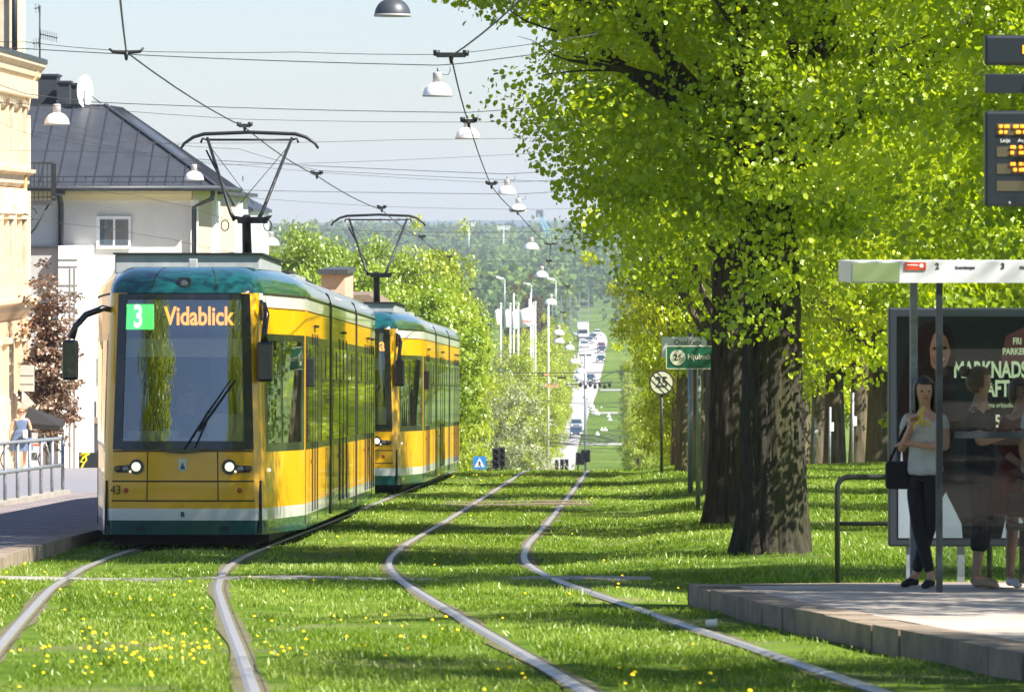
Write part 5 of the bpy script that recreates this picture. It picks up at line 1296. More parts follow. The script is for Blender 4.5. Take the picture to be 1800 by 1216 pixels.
# ---------------------------------------------------------------- bus shelter, poster case, rail, departure board
def shelter():
    d = 43.6; pz = zt(d)+.165; X0 = P(1495,0,d).x; t = empty('bus_shelter', (X0, d, pz), label='glass bus shelter with pale fascia at the right edge', cat='bus shelter')
    zt_ = P(0,459,d).z-pz; zb = P(0,497,d).z-pz
    mb = MB(); mb.box(0, 3.3, -.04, .0, zb, zt_); mb.box(0, 3.3, 1.55, 1.6, zb, zt_); mb.box(0, .04, .0, 1.55, zb, zt_); fa = mb.build('fascia', M['shelter_white'], t)
    mb = MB(); mb.box(.04, 3.3, .0, 1.55, zt_-.04, zt_-.02); mb.build('roof_panel', M['shelter_glass'], t)
    mb = MB(); a = P(1583,0,d).x-X0; mb.box(.012, a-.01, -.050, -.042, zb+.01, zt_-.012); mb.build('mirror_film', M['mirror_panel'], fa)
    a = P(1590,0,d).x-X0; b = P(1627,0,d).x-X0; mb = MB(); mb.box(a, b, -.05, -.042, P(0,474.5,d).z-pz, zt_-.008); rs = mb.build('red_badge', M['red_sign'], fa)
    mb = MB(); mb.lathe([(.016,-.001),(.016,.001)], (b-.035, -.052, P(0,467,d).z-pz), 14, axis='y', smooth=False); mb.box(a+.015, b-.06, -.0515, -.0505, P(0,466.5,d).z-pz, P(0,465,d).z-pz); mb.build('badge_mark', M['sign_white'], rs)
    for (px, s_, sz) in ((1647,'2',.062),(1762,'3',.062)): text(s_, sz, M['black_ink'], fa, (P(px,0,d).x-X0, -.043, P(0,468,d).z-pz), off=.0015, name='route_number')
    text('Kvarnberget', .030, M['black_ink'], fa, (P(1696,0,d).x-X0, -.043, P(0,470,d).z-pz), off=.0006, name='destination_text')
    text('Klockaretorpet', .030, M['black_ink'], fa, (P(1792,0,d).x-X0, -.043, P(0,470,d).z-pz), al='LEFT', off=.0006, name='destination_text')
    for (px, yy, w) in ((1651,.03,.05),(1606,1.5,.06),(2080,.03,.05),(2080,1.5,.06)):
        x = P(px,0,d+yy).x-X0; mb = MB(); mb.box(x-w/2, x+w/2, yy-w/2, yy+w/2, 0, zb); mb.build('post', M['shelter_dark'] if yy < 1 else M['galv'], t, bevel=.006)
    x0 = P(1656,0,d).x-X0; x1 = 3.2; mb = MB(); mb.box(x0, x1, .025, .035, .12, zb-.05); mb.build('front_pane', M['shelter_glass'], t)
    mb = MB(); mb.box(P(1678,0,d).x-X0, x1, .01, .024, P(0,770,d).z-pz, P(0,758,d).z-pz); mb.build('cross_rail', M['shelter_dark'], t)
    mb = MB(); mb.box(P(1700,0,45).x-X0+.3, 3.1, 1.05, 1.35, .42, .46); 
    for x in (1.4, 2.6): mb.box(x, x+.05, 1.15, 1.2, 0, .42)
    mb.build('bench', M['wood'], t)
    # poster case
    d = 47.3; pz = zt(d)+.165; X1 = P(1562,0,d).x; t = empty('poster_case', (X1, d, pz), label='black poster case advertising a market, behind the waiting people', cat='poster case')
    w = 1.62; zb = P(0,960,d).z-pz; z1 = P(0,541,d).z-pz; mb = MB(); mb.box(0, w, 0, .14, zb, z1); ca = mb.build('case', M['shelter_dark'], t, bevel=.015)
    for px in (1600, 1690, 1850): x = P(px,0,d).x-X1; mb = MB(); mb.box(x-.03, x+.03, .04, .10, -.02, zb); mb.build('leg', M['galv'], t)
    def q(px, py): v = P(px, py, d); return v.x-X1, v.z-pz
    ax, az = q(1578, 556); bx, bz = q(1580, 945)
    mb = MB(); mb.box(ax, w-.07, -.006, -.001, bz, az); po = mb.build('poster', M['poster_dark'], t)
    def poly(pts, mat, off, nm): mb = MB(); mb.add([(q(a, b)[0], off, q(a, b)[1]) for a, b in pts], [tuple(range(len(pts)))]); return mb.build(nm, M[mat], po)
    poly([(1579,945),(1579,860),(1585,780),(1596,700),(1606,640),(1622,620),(1640,640),(1652,780),(1660,860),(1690,920),(1692,945)], 'poster_light', -.0075, 'pale_background')
    poly([(1760,945),(1775,880),(1790,855),(1860,850),(1875,945)], 'poster_light', -.0075, 'pale_background')
    poly([(1580,700),(1588,650),(1600,600),(1618,572),(1650,562),(1672,578),(1680,620),(1668,660),(1680,740),(1670,850),(1640,905),(1618,880),(1604,800),(1590,850),(1585,780)], 'poster_hair', -.0085, 'pictured_hair')
    poly([(1630,600),(1640,585),(1656,584),(1668,598),(1671,622),(1662,645),(1650,654),(1638,645),(1629,622)], 'poster_skin', -.0095, 'pictured_face')
    poly([(1626,650),(1622,600),(1634,580),(1650,574),(1640,590),(1634,612),(1636,640),(1644,655)], 'poster_hair', -.0105, 'pictured_hair')
    poly([(1638,612),(1644,609),(1648,613),(1643,615)], 'poster_hair', -.0105, 'pictured_eye'); poly([(1656,612),(1661,608),(1666,611),(1661,615)], 'poster_hair', -.0105, 'pictured_eye')
    poly([(1641,630),(1650,633),(1663,627),(1660,638),(1652,643),(1645,639)], 'poster_red', -.0103, 'pictured_mouth'); poly([(1643,631.5),(1650,634),(1661,629.5),(1657,634),(1650,636.5)], 'poster_light', -.0106, 'pictured_teeth')
    poly([(1668,585),(1678,600),(1680,640),(1668,668),(1655,662),(1668,640),(1671,615),(1664,592)], 'poster_hair', -.0105, 'pictured_hair')
    poly([(1768,590),(1800,575),(1876,570),(1876,640),(1758,640)], 'poster_red', -.0085, 'dark_red_patch')
    for (s_, px, py, sz, sx, off, mt) in (('FRI', 1780,600,.075,.75,.002,'poster_text'),('PARKERING',1762,618,.075,.75,.002,'poster_text'),('MARKNADS',1676,651,.185,.62,.006,'poster_text'),('AFTON',1732,684,.185,.62,.006,'poster_text'),('gymma erbjudanden',1722,712,.055,.8,.0,'poster_text'),('25',1738,741,.145,.68,.003,'sign_cream')):
        X, Z = q(px, py); text(s_, sz, M[mt], po, (X, -.009, Z), sx=sx, off=off, al='LEFT', ext=.001, name='poster_text')
    X, Z = q(1782, 903); text('AL', .15, M['black_ink'], po, (X, -.010, Z), sx=.8, al='LEFT', ext=.001, name='poster_text')
    # bent pipe rail
    d = 50.5; x = P(1472,0,d).x; g = g1(x, d); t = empty('pipe_rail', (x, d, g), label='bent dark steel pipe rail in the grass left of the poster case', cat='barrier')
    h = P(0,838,d).z-g; r = .10; L_ = 1.35
    arc = [(r-r*math.cos(a), 0, h-r+r*math.sin(a)) for a in np.linspace(0, math.pi/2, 7)]; arc2 = [(L_-r+r*math.sin(a), 0, h-r+r*math.cos(a)) for a in np.linspace(0, math.pi/2, 7)]
    mb = MB(); mb.tube([(0,0,-.15)]+arc+arc2+[(L_,0,-.15)], .024, 12); mb.build('bent_pipe', M['dark_metal'], t)
    mb = MB(); mb.tube([(0,0,P(0,920,d).z-g),(L_,0,P(0,920,d).z-g)], .020, 10); mb.build('cross_pipe', M['dark_metal'], t)
    # departure board
    d = 38; c = P(1730,365,d); t = empty('departure_board', (P(1850,0,d).x, d, zt(d)+.165), label='dark electronic departure board with orange digits, cut by the right edge', cat='departure board')
    ox, oz = t.location.x, t.location.z
    def Q(px, py): v = P(px, py, d); return v.x-ox, v.z-oz
    mb = MB(); mb.tube([(0,.12,0),(0,.12,P(0,-60,d).z-oz)], .05, 12); mb.build('mast', M['dark_metal'], t)
    def bx(x0, x1, y0, y1, dep, nm, mat, par, bev=0, yo=0): a = Q(x0, y0); b = Q(x1, y1); mb = MB(); mb.box(a[0], b[0], yo, yo+dep, b[1], a[1]); return mb.build(nm, M[mat], par, bevel=bev)
    main = bx(1731,1990,195,363,.08,'display_case','board',t,.02); bx(1731,1990,62,115,.08,'name_case','board',t,.02); bx(1732,1990,130,164,.07,'link_case','board',t,.006)
    rows = [(217,238),(258,276),(288,306),(318,336)]
    for (a, b) in rows: bx(1752,1970,a,b,.004,'display_row','board_row',main,0,-.004)
    def seg(x0, x1, y): a = Q(x0, y); b = Q(x1, y); mb = MB(); mb.tube([(a[0]+.008, -.008, a[1]), (b[0]-.008, -.008, b[1])], .0105, 8); mb.build('digit_segment', M['led_amber'], main)
    for (x0, x1, y) in [(1754,1764,222.5),(1763,1776,222.5),(1754,1764,232.5),(1763,1772,232.5),(1779,1792,222.5),(1791,1806,222.5),(1784,1796,232.5),(1796,1808,232.5),(1774,1787,258.8),(1789,1799,258.8),(1798,1810,258.8),(1774,1784,268.6),(1789,1802,268.6),(1774,1787,288.5),(1789,1799,288.5),(1797,1808,288.5),(1779,1789,298.6),(1789,1804,298.6)]: seg(x0, x1, y)
    text('Linje', .035, M['sign_white'], main, (Q(1767,0)[0], -.006, Q(0,247.5)[1]), name='row_caption', ext=.001); text('Avg', .035, M['sign_white'], main, (Q(1796,0)[0], -.006, Q(0,247.5)[1]), name='row_caption', ext=.001)
    X = Q(1797.5,0)[0]; mb = MB(); mb.box(X, X+.03, -.006, -.001, Q(0,95)[1], Q(0,80)[1]); mb.build('amber_mark', M['led_amber'], t)
    mb = MB(); a = Q(1774,357); mb.lathe([(.011,-.004),(.011,.002)], (a[0], -.002, a[1]), 12, axis='y'); mb.build('bolt', M['galv'], main)
shelter()
# ---------------------------------------------------------------- people
def skin_mesh(name, chains, mat, parent, sub=2):
    """chains: lists of (position, radius); a chain may start from a named joint already placed"""
    bm_v = []; bm_e = []; rad = []; root = []; names = {}
    for ch in chains:
        prev = None
        for k, it in enumerate(ch):
            if isinstance(it, str): prev = names[it]; continue
            p, r = it[0], it[1]; nm = it[2] if len(it) > 2 else None
            bm_v.append(tuple(p)); rad.append(r if isinstance(r, tuple) else (r, r)); idx = len(bm_v)-1
            root.append(prev is None)
            if prev is not None: bm_e.append((prev, idx))
            if nm: names[nm] = idx
            prev = idx
    me = bpy.data.meshes.new(name); me.from_pydata(bm_v, bm_e, []); me.update()
    o = bpy.data.objects.new(name, me); C.objects.link(o)
    m = o.modifiers.new('skin', 'SKIN'); m.use_smooth_shade = True; m.branch_smoothing = .6
    if not me.skin_vertices: bpy.context.view_layer.objects.active = o; o.select_set(True); bpy.ops.mesh.customdata_skin_add()
    sv = me.skin_vertices[0].data
    for i, (a, b) in enumerate(rad): sv[i].radius = (a, b); sv[i].use_root = root[i]
    s = o.modifiers.new('sub', 'SUBSURF'); s.levels = sub; s.render_levels = sub
    bpy.context.view_layer.update(); bake(o)
    o.data.materials.clear(); o.data.materials.append(mat); o.parent = parent
    for p in o.data.polygons: p.use_smooth = True
    return o
V3 = lambda *a: Vector(a)
def hand(chains, w, d, s, curl=.6):
    """five fingers from wrist w along direction d; s=+1/-1 thumb side"""
    d = d.normalized(); up = V3(0,0,1) if abs(d.z) < .8 else V3(1,0,0); side = d.cross(up).normalized(); nrm = side.cross(d).normalized()
    palm = w+d*.075
    for k, L in enumerate((.062, .072, .068, .052)):
        b = w+d*.055+side*((k-1.5)*.019); e = w+d*.095+side*((k-1.5)*.021)
        m = e+(d*math.cos(curl*.6)-nrm*math.sin(curl*.6))*L*.5; t = m+(d*math.cos(curl*1.4)-nrm*math.sin(curl*1.4))*L*.5
        chains.append([(b, .010), (e, .0095), (m, .0085), (t, .007)])
    b = w+d*.02-side*.03*s; m = b+d*.03-side*.03*s; t = m+d*.03-side*.008*s-nrm*.01
    chains.append([(b, .012), (m, .010), (t, .008)])
def person(loc, rotz, label, J, head_turn=0, hair='short', hairmat='hair_dark', top='cloth_grey', bottom='cloth_black', dress=None, sleeve=.45, leg_to=1.0, shoe='cloth_black', scale=1.0, glasses=False, group=None):
    t = empty('person', loc, (0,0,rotz), label, 'person', group); t.scale = (scale,)*3
    D = dict(pel=V3(0,0,.93), wai=V3(0,0,1.08), che=V3(0,0,1.27), nec=V3(0,0,1.42), nk2=V3(0,-.012,1.475),
             sL=V3(-.155,0,1.375), sR=V3(.155,0,1.375), eL=V3(-.22,.02,1.10), eR=V3(.22,.02,1.10), wL=V3(-.23,-.05,.86), wR=V3(.23,-.05,.86),
             hL=V3(-.085,0,.90), hR=V3(.085,0,.90), kL=V3(-.09,-.02,.50), kR=V3(.09,-.02,.50), aL=V3(-.085,.02,.09), aR=V3(.085,.02,.09),
             tL=V3(-.10,-.14,.03), tR=V3(.10,-.14,.03)); D.update(J)
    H = Matrix.Rotation(head_turn, 3, 'Z'); hc = D['nk2']
    def hp(x, y, z): return hc+H @ V3(x, y, z)
    ch = [[(D['pel'], (.118,.085), 'pel'), (D['wai'], (.10,.08)), (D['che'], (.135,.10), 'che'), (D['nec'], (.07,.06), 'nec'), (D['nk2'], .046), (hp(0,-.004,.055), (.062,.068)), (hp(0,-.004,.115), (.074,.085)), (hp(0,.008,.17), (.066,.078)), (hp(0,.01,.20), (.035,.04))]]
    for s in 'LR':
        sg = -1 if s == 'L' else 1
        ch.append(['che', (D['s'+s], .050), (D['s'+s].lerp(D['e'+s], .5), .042), (D['e'+s], .036), (D['e'+s].lerp(D['w'+s], .35), .034), (D['w'+s], .023), (D['w'+s]+(D['w'+s]-D['e'+s]).normalized()*.065, (.034, .017))])
        hand(ch, D['w'+s], D['w'+s]-D['e'+s], sg)
        ch.append(['pel', (D['h'+s], .088), (D['h'+s].lerp(D['k'+s], .5), .074), (D['k'+s], .053), (D['k'+s].lerp(D['a'+s], .35), .050), (D['a'+s], .033), (D['t'+s].lerp(D['a'+s], .4)-V3(0,0,.01), .034), (D['t'+s], .028)])
    ch.append([(hp(0,-.075,.085), .012), (hp(0,-.098,.078), .010)])          # nose
    for s in (-1, 1): ch.append([(hp(s*.072,.005,.10), .012), (hp(s*.08,.012,.085), .008)])   # ears
    body = skin_mesh('body', ch, M['skin'], t)
    mb = MB()
    for s in (-1, 1): mb.lathe([(.009, .0), (.006, -.003)], hp(s*.029, -.079, .105), 8, 0, 'y')
    mb.build('eyes', M['hair_dark'], body); mb = MB(); mb.bar(hp(-.02,-.081,.048), hp(.02,-.081,.048), .012, .010); mb.build('lips', M['lips'], body)
    if glasses:
        mb = MB(); mb.bar(hp(-.06,-.088,.108), hp(.06,-.088,.108), .012, .028); mb.build('sunglasses', M['black_ink'], t)
    # clothes
    g = .022
    tc_ = [[(D['wai']+V3(0,0,-.20), (.156+g,.120+g)), (D['wai']+V3(0,0,-.1), (.140+g,.106+g)), (D['wai'], (.122+g,.095+g)), (D['che'], (.142+g,.108+g), 'che'), (D['nec']-V3(0,0,.045), (.10,.085))]]
    for s in 'LR':
        e = D['s'+s].lerp(D['e'+s], min(1, sleeve)); c = ['che', (D['s'+s], .060), (e, .048 if sleeve < 1 else .044)]
        if sleeve > 1: c.append((D['e'+s].lerp(D['w'+s], min(.95, sleeve-1)), .038))
        tc_.append(c)
    skin_mesh('top', tc_, M[top], t)
    if dress is not None:
        zb = dress; mb = MB(); prof = []
        n = 28; vs = []; lv = 9
        for k in range(lv):
            f = k/(lv-1); z = 1.12-(1.12-zb)*f; c = D['pel'].lerp((D['kL']+D['kR'])/2, max(0, f-.2)); rr = .135+.10*min(1, f*2)+.05*f
            for j in range(n): a = 2*math.pi*j/n; rj = rr*(1+.05*f*math.sin(a*7)); vs.append((c.x*f+rj*math.cos(a), c.y*f+rj*.72*math.sin(a), z))
        mb.add(vs, [(i_*n+j, i_*n+(j+1)%n, (i_+1)*n+(j+1)%n, (i_+1)*n+j) for i_ in range(lv-1) for j in range(n)], 0, True)
        d_ = mb.build('skirt', M[bottom], t)
    else:
        lc = [[(D['pel']+V3(0,0,.16), (.130,.106)), (D['pel']+V3(0,0,.08), (.145,.115)), (D['pel'], (.158,.118), 'pel')]]
        for s in 'LR':
            c = ['pel', (D['h'+s], .096), (D['h'+s].lerp(D['k'+s], .5), .083), (D['k'+s], .063)]
            if leg_to >= 1: c += [(D['k'+s].lerp(D['a'+s], .4), .058), (D['k'+s].lerp(D['a'+s], .93), .043)]
            else: c += [(D['k'+s].lerp(D['a'+s], .35), .075), (D['k'+s].lerp(D['a'+s], leg_to), .072)]
            lc.append(c)
        skin_mesh('trousers', lc, M[bottom], t)
    for s in 'LR':
        a = D['a'+s]; tt = D['t'+s]; f = (tt-a); f.z = 0; f.normalize()
        c = [[(a-f*.035+V3(0,0,-.045), (.036,.034)), (a.lerp(tt, .45)+V3(0,0,-.008), (.042,.036)), (tt+V3(0,0,.004), (.040,.028)), (tt+f*.035+V3(0,0,.0), (.026,.020))]]
        skin_mesh('shoe', c, M[shoe], t)
    # hair: a cap that follows the skull, open over the face, drawn down at the back
    n = 30; lv = 20; vs = []; drop = {'long': .27, 'short': .07, 'bun': .02}[hair]; keep = []
    for i in range(lv+1):
        th = math.pi*i/lv
        for j in range(n):
            ph = 2*math.pi*j/n; wv = 1+.03*math.sin(ph*9)+.02*math.sin(ph*15+th*3)
            x, y, z = math.sin(th)*math.cos(ph), math.sin(th)*math.sin(ph), math.cos(th)
            X = x*.088*wv; Y = .014+y*.104*wv; Z = .112+z*.118
            if z < 0: Z = .112+z*(.09+drop*(1 if hair != 'long' else 1)*(.5+.5*max(0, y)+(.35 if hair == 'long' else 0))); X *= 1+.10*(-z)*(hair == 'long'); 
            if z < -.2 and hair == 'long': Y = max(Y, -.055)
            vs.append(hp(X, Y, Z)); keep.append(not (y < -.25 and z < .42 and abs(x) < .80) and not (y < 0 and z < -.55 and hair != 'long'))
    fs = []
    for i in range(lv):
        for j in range(n):
            q = (i*n+j, i*n+(j+1)%n, (i+1)*n+(j+1)%n, (i+1)*n+j)
            if all(keep[k] for k in q): fs.append(q)
    mb = MB(); mb.add(vs, fs, 0, True)
    if hair == 'bun': mb.lathe([(.005,-.045),(.035,-.035),(.050,0),(.035,.035),(.005,.045)], hp(0,.125,.185), 14)
    hm_ = mb.build('hair', M[hairmat], t); so2 = hm_.modifiers.new('s', 'SOLIDIFY'); so2.thickness = .012; so2.offset = -1
    return t
def gp(px, d): x = (px-900)/F*d; return (x, d, zt(d)+.166)
w1 = person(gp(1626, 44.9), R(-28), 'woman in grey t-shirt and black leggings standing with crossed ankles, holding a banana', dict(
    eR=V3(.20,-.03,1.13), wR=V3(-.02,-.17,1.16), eL=V3(-.19,-.04,1.10), wL=V3(-.05,-.16,1.30),
    hL=V3(-.08,0,.90), kL=V3(-.035,-.05,.50), aL=V3(.085,-.07,.09), tL=V3(.10,-.22,.03), kR=V3(.04,.0,.50), aR=V3(-.10,.03,.09), tR=V3(-.12,-.13,.03)),
    head_turn=R(30), hair='long', top='cloth_grey', bottom='cloth_black', sleeve=.5, shoe='cloth_black', scale=.985)
t = empty('banana', (w1.location.x-.02, 44.9-.20, w1.location.z+1.28), label='peeled banana held up by the woman in the grey t-shirt', cat='banana')
mb = MB(); mb.tube([(0,0,.0),(-.03,0,.05),(-.03,0,.11),(.0,0,.16)], [.012,.02,.02,.010], 8); mb.tube([(-.03,0,.05),(-.075,-.01,.02),(-.085,-.01,-.03)], [.012,.012,.005], 6); mb.tube([(-.02,0,.05),(.03,-.01,.04),(.05,-.01,-.01)], [.012,.012,.005], 6); mb.build('fruit', M['banana'], t)
t = empty('shoulder_bag', (w1.location.x-.20, 44.95, w1.location.z+.80), label='black shoulder bag at the hip of the woman in the grey t-shirt', cat='bag')
mb = MB(); mb.box(-.11,.09,-.05,.05,-.02,.20); mb.build('bag_body', M['cloth_black'], t, bevel=.03); mb = MB(); mb.tube([(-.08,0,.19),(.02,-.05,.42),(.12,.0,.60),(.10,.06,.4),(.07,0,.19)], .012, 6); mb.build('strap', M['cloth_black'], t)
w2 = person(gp(1722, 44.9), R(70), 'woman in loose black clothes and sandals, brown hair in a bun, behind the glass', dict(
    eR=V3(.21,-.06,1.12), wR=V3(.10,-.26,1.12), eL=V3(-.20,-.05,1.12), wL=V3(-.08,-.25,1.18), kL=V3(-.12,-.04,.50), aL=V3(-.16,-.02,.09), tL=V3(-.18,-.17,.03), aR=V3(.14,.08,.09), tR=V3(.16,-.07,.03)),
    head_turn=R(10), hair='bun', hairmat='hair_brown', top='cloth_black', bottom='cloth_black', sleeve=.75, leg_to=.55, shoe='shoe_tan', scale=1.03)
w3 = person(gp(1792, 45.2), R(35), 'person in a dark red dress with bare legs and white trainers', dict(
    eR=V3(.21,.0,1.12), wR=V3(.12,-.22,.98), eL=V3(-.22,-.04,1.12), wL=V3(-.12,-.24,.96), aL=V3(-.10,.0,.09), tL=V3(-.14,-.15,.03)),
    hair='short', hairmat='hair_brown', top='cloth_red', bottom='cloth_red', dress=.60, sleeve=1.3, shoe='cloth_white', scale=.98)
t = empty('handbag', (w3.location.x+.0, 44.95, w3.location.z+.62), label='black handbag hanging before the person in the dark red dress', cat='bag')
mb = MB(); mb.box(-.12,.12,-.05,.05,-.05,.14); mb.build('bag_body', M['cloth_black'], t, bevel=.03); mb = MB(); mb.tube([(-.08,0,.13),(-.05,0,.26),(.05,0,.26),(.08,0,.13)], .010, 6); mb.build('handle', M['cloth_black'], t)
w4 = person((gp(1822, 45.0)), R(60), 'person in blue jeans and white trainers at the extreme right edge', dict(
    kL=V3(-.10,-.05,.50), aL=V3(-.12,-.10,.09), tL=V3(-.14,-.25,.03)), hair='short', hairmat='hair_dark', top='cloth_white', bottom='cloth_jeans', sleeve=.5, shoe='cloth_white')
x = (37-900)/F*143
w5 = person((x, 143, zt(143)+.03), R(8), 'woman in a blue patterned dress and sunglasses walking past the yellow house', dict(
    eL=V3(-.24,.0,1.08), wL=V3(-.27,-.02,.84), eR=V3(.23,-.02,1.10), wR=V3(.10,-.2,1.05), aL=V3(-.09,-.10,.09), tL=V3(-.10,-.26,.03), kR=V3(.09,.05,.5), aR=V3(.09,.18,.12), tR=V3(.10,.05,.03)),
    hair='short', hairmat='hair_blond', top='cloth_blue', bottom='cloth_blue', dress=.52, sleeve=.30, shoe='cloth_white', scale=1.0, glasses=True)
w5.scale = (1.08, 1.0, .93)
t = empty('handbag', (x+.16, 142.72, w5.location.z+.86), label='black and white handbag on the arm of the woman in blue', cat='bag')
mb = MB(); mb.box(-.09,.09,-.05,.05,-.05,.16); mb.build('bag_body', M['cloth_white'], t, bevel=.03); mb = MB(); mb.box(.03,.11,-.055,.055,-.04,.18); mb.build('flap', M['cloth_black'], t, bevel=.02)

dv = person((0,0,0), 0, 'tram driver in dark uniform seated behind the windscreen of the nearer tram', dict(
    kL=V3(-.12,-.42,.95), kR=V3(.12,-.42,.95), aL=V3(-.12,-.50,.55), aR=V3(.12,-.50,.55), tL=V3(-.12,-.62,.50), tR=V3(.12,-.62,.50),
    eL=V3(-.25,-.10,1.12), eR=V3(.25,-.10,1.12), wL=V3(-.17,-.36,1.18), wR=V3(.17,-.36,1.18)), hair='short', top='cloth_jeans', bottom='cloth_black', sleeve=1.6)
dv.location = (tr1.location.x+.03, tr1.location.y+1.55, tr1.location.z+.20)
# ---------------------------------------------------------------- far things: vehicles, signals, flags, crane
def car(mat):
    t = empty('car'); 
    low = [(-2.1,.35),(-2.15,.6),(-2.05,.78),(-1.3,.90),(1.6,.95),(2.05,.88),(2.1,.5),(2.05,.33)]
    mb = MB(); mb.prism(low, 'x', -.86, .86); mb.build('body', M[mat], t, bevel=.06)
    cab = [(-1.3,.88),(-.55,1.40),(.9,1.44),(1.75,.93)]
    vs = [(-.80,y,z) if z < 1 else (-.66,y,z) for y, z in cab]+[(.80,y,z) if z < 1 else (.66,y,z) for y, z in cab]
    mb = MB(); mb.add(vs, [(0,1,2,3),(7,6,5,4),(0,4,5,1),(2,6,7,3)]); mb.build('windows', M['car_glass'], t)
    mb = MB(); mb.add([(-.66,-.55,1.40),(.66,-.55,1.40),(.66,.9,1.44),(-.66,.9,1.44),(-.62,-.45,1.46),(.62,-.45,1.46),(.62,.8,1.49),(-.62,.8,1.49)], [(4,5,6,7),(0,1,5,4),(1,2,6,5),(2,3,7,6),(3,0,4,7)]); mb.build('roof', M[mat], t)
    for s in (-1, 1):
        for y in (-1.35, 1.35):
            mb = MB(); mb.lathe([(.1, s*.70),(.31, s*.72),(.31, s*.86),(.26, s*.88),(.1, s*.87)], (0,y,.31), 16, axis='x'); mb.build('wheel', M['rubber'], t)
        mb = MB(); mb.lathe([(.11, 0),(.09,-.04),(.03,-.06)], (s*.62,-2.12,.66), 12, axis='y'); mb.build('headlight', M['lamp_on'], t)
        mb = MB(); mb.box(s*.92-.08, s*.92+.08, -.85, -.72, .92, 1.06); mb.build('mirror', M[mat], t)
    mb = MB(); mb.box(-.45,.45,-2.17,-2.12,.45,.62); mb.build('grille', M['rubber'], t)
    mb = MB(); mb.box(-.26,.26,-2.18,-2.16,.36,.46); mb.build('number_plate', M['white_paint'], t)
    return t
protos = {m: car('car_'+m) for m in ('dark','white','red','silver')}
def put_car(px, d, m, label, rot=0, first=set()):
    t = protos[m] if m not in first else copy_tree(protos[m]); first.add(m)
    x = (px-900)/F*d; t.location = (x, d, zt(d)+.13); t.rotation_euler = (0,0,rot-.02); tagset(t, label, 'car', 'cars on the distant road')
for a in ((1013,790,'dark','dark car with lit headlights, nearest on the distant road'),(1013,835,'silver','car close behind the nearest dark car on the distant road'),(1009,1020,'white','white car at the left kerb of the distant road'),(1038,1040,'dark','dark car low behind the thin dark pole'),(1056,1130,'dark','dark car in the right lane, middle of the distant queue'),(1058,1180,'dark','dark car right behind the red car'),(1057,1200,'red','red car in the distant right lane'),(1027,1210,'white','white car below the distant truck'),(1036,1235,'silver','silver car right of the white car below the truck'),(1042,1265,'dark','dark car beside the distant truck'),(1050,1340,'white','white car beyond the truck, farthest in the queue')):
    put_car(a[0], a[1], a[2], a[3])
protos_used = True
x = (936-900)/F*520; c = copy_tree(protos['red']); c.location = (x, 520, zt(520)+.1); c.rotation_euler = (0,0,1.4); tagset(c, 'red car crossing at the foot of the green slope', 'car', 'cars on the distant road')
def truck():
    d = 1260; x = (1025-900)/F*d; t = empty('truck', (x, d, zt(d)+.13), label='white box truck leading the distant queue', cat='truck')
    mb = MB(); mb.box(-1.25,1.25,.6,8,.9,3.9); mb.build('cargo_box', M['car_white'], t, bevel=.05)
    mb = MB(); mb.box(-1.15,1.15,-1.2,.55,.6,2.9); cb = mb.build('cab', M['car_white'], t, bevel=.15); mb = MB(); mb.box(-1.0,1.0,-1.23,-1.18,1.5,2.4); mb.build('windscreen', M['car_glass'], cb)
    mb = MB(); mb.box(-1.1,1.1,-1.25,-1.2,.45,.8); mb.build('bumper', M['rubber'], t)
    for s in (-1, 1):
        for y in (-.3, 5.5, 6.8): mb = MB(); mb.lathe([(.1,s*.9),(.5,s*.92),(.5,s*1.15),(.1,s*1.17)], (0,y,.5), 16, axis='x'); mb.build('wheel', M['rubber'], t)
truck()
def signal(px, py, h, label, faces=((0,-.1),), d=None):
    d = d or 9000/h*1.05; x = (px-900)/F*d; g = g1(x, d); zc = -(py-400)/F*d-g
    t = empty('traffic_light', (x, d, g), label=label, cat='traffic light', group='dark traffic lights below the crest')
    mb = MB(); mb.tube([(0,0,0),(0,0,zc+.3)], .05, 8); mb.build('post', M['dark_metal'], t)
    for (ox, rot) in faces:
        e = MB(); e.box(ox-.16, ox+.16, -.12, .12, zc-.46, zc+.46); hs = e.build('signal_head', M['rubber'], t, bevel=.03)
        for k in (-1, 0, 1):
            m2 = MB(); m2.lathe([(.12, -.12),(.125, -.28),(.11,-.28),(.105,-.14)], (ox, 0, zc+k*.29), 14, axis='y'); m2.build('visor', M['rubber'], hs)
signal(872, 805, 32, 'left traffic light beside the blue crossing sign', ((0,0),), 258); signal(882, 803, 32, 'right traffic light of the pair beside the blue crossing sign', ((0,0),), 262)
signal(979, 818, 20, 'small traffic light at the road foot, left one', ((0,0),), 455); signal(988, 817, 22, 'small traffic light at the road foot, middle one', ((0,0),(.35,0)), 452)
signal(1016, 806, 22, 'traffic light at the median edge, left one', ((0,0),(.3,0)), 420); signal(1029, 801, 24, 'traffic light at the median edge, taller right one', ((-.15,0),(.2,0)), 415)
d = 205; x = (843-900)/F*d; g = g1(x, d); t = empty('crossing_sign', (x, d, g), label='blue square pedestrian crossing sign with white triangle', cat='road sign')
zc = P(0,813,d).z-g; h = 11/F*d; mb = MB(); mb.tube([(0,0,0),(0,0,zc)], .04, 8); mb.build('post', M['galv'], t)
mb = MB(); mb.box(-h,h,-.06,-.03,zc-h,zc+h); sf = mb.build('sign_face', M['sign_blue'], t); mb = MB(); mb.prism([(-h*.78,zc-h*.66),(h*.78,zc-h*.66),(0,zc+h*.8)], 'y', -.065, -.061); mb.build('white_triangle', M['white_paint'], sf)
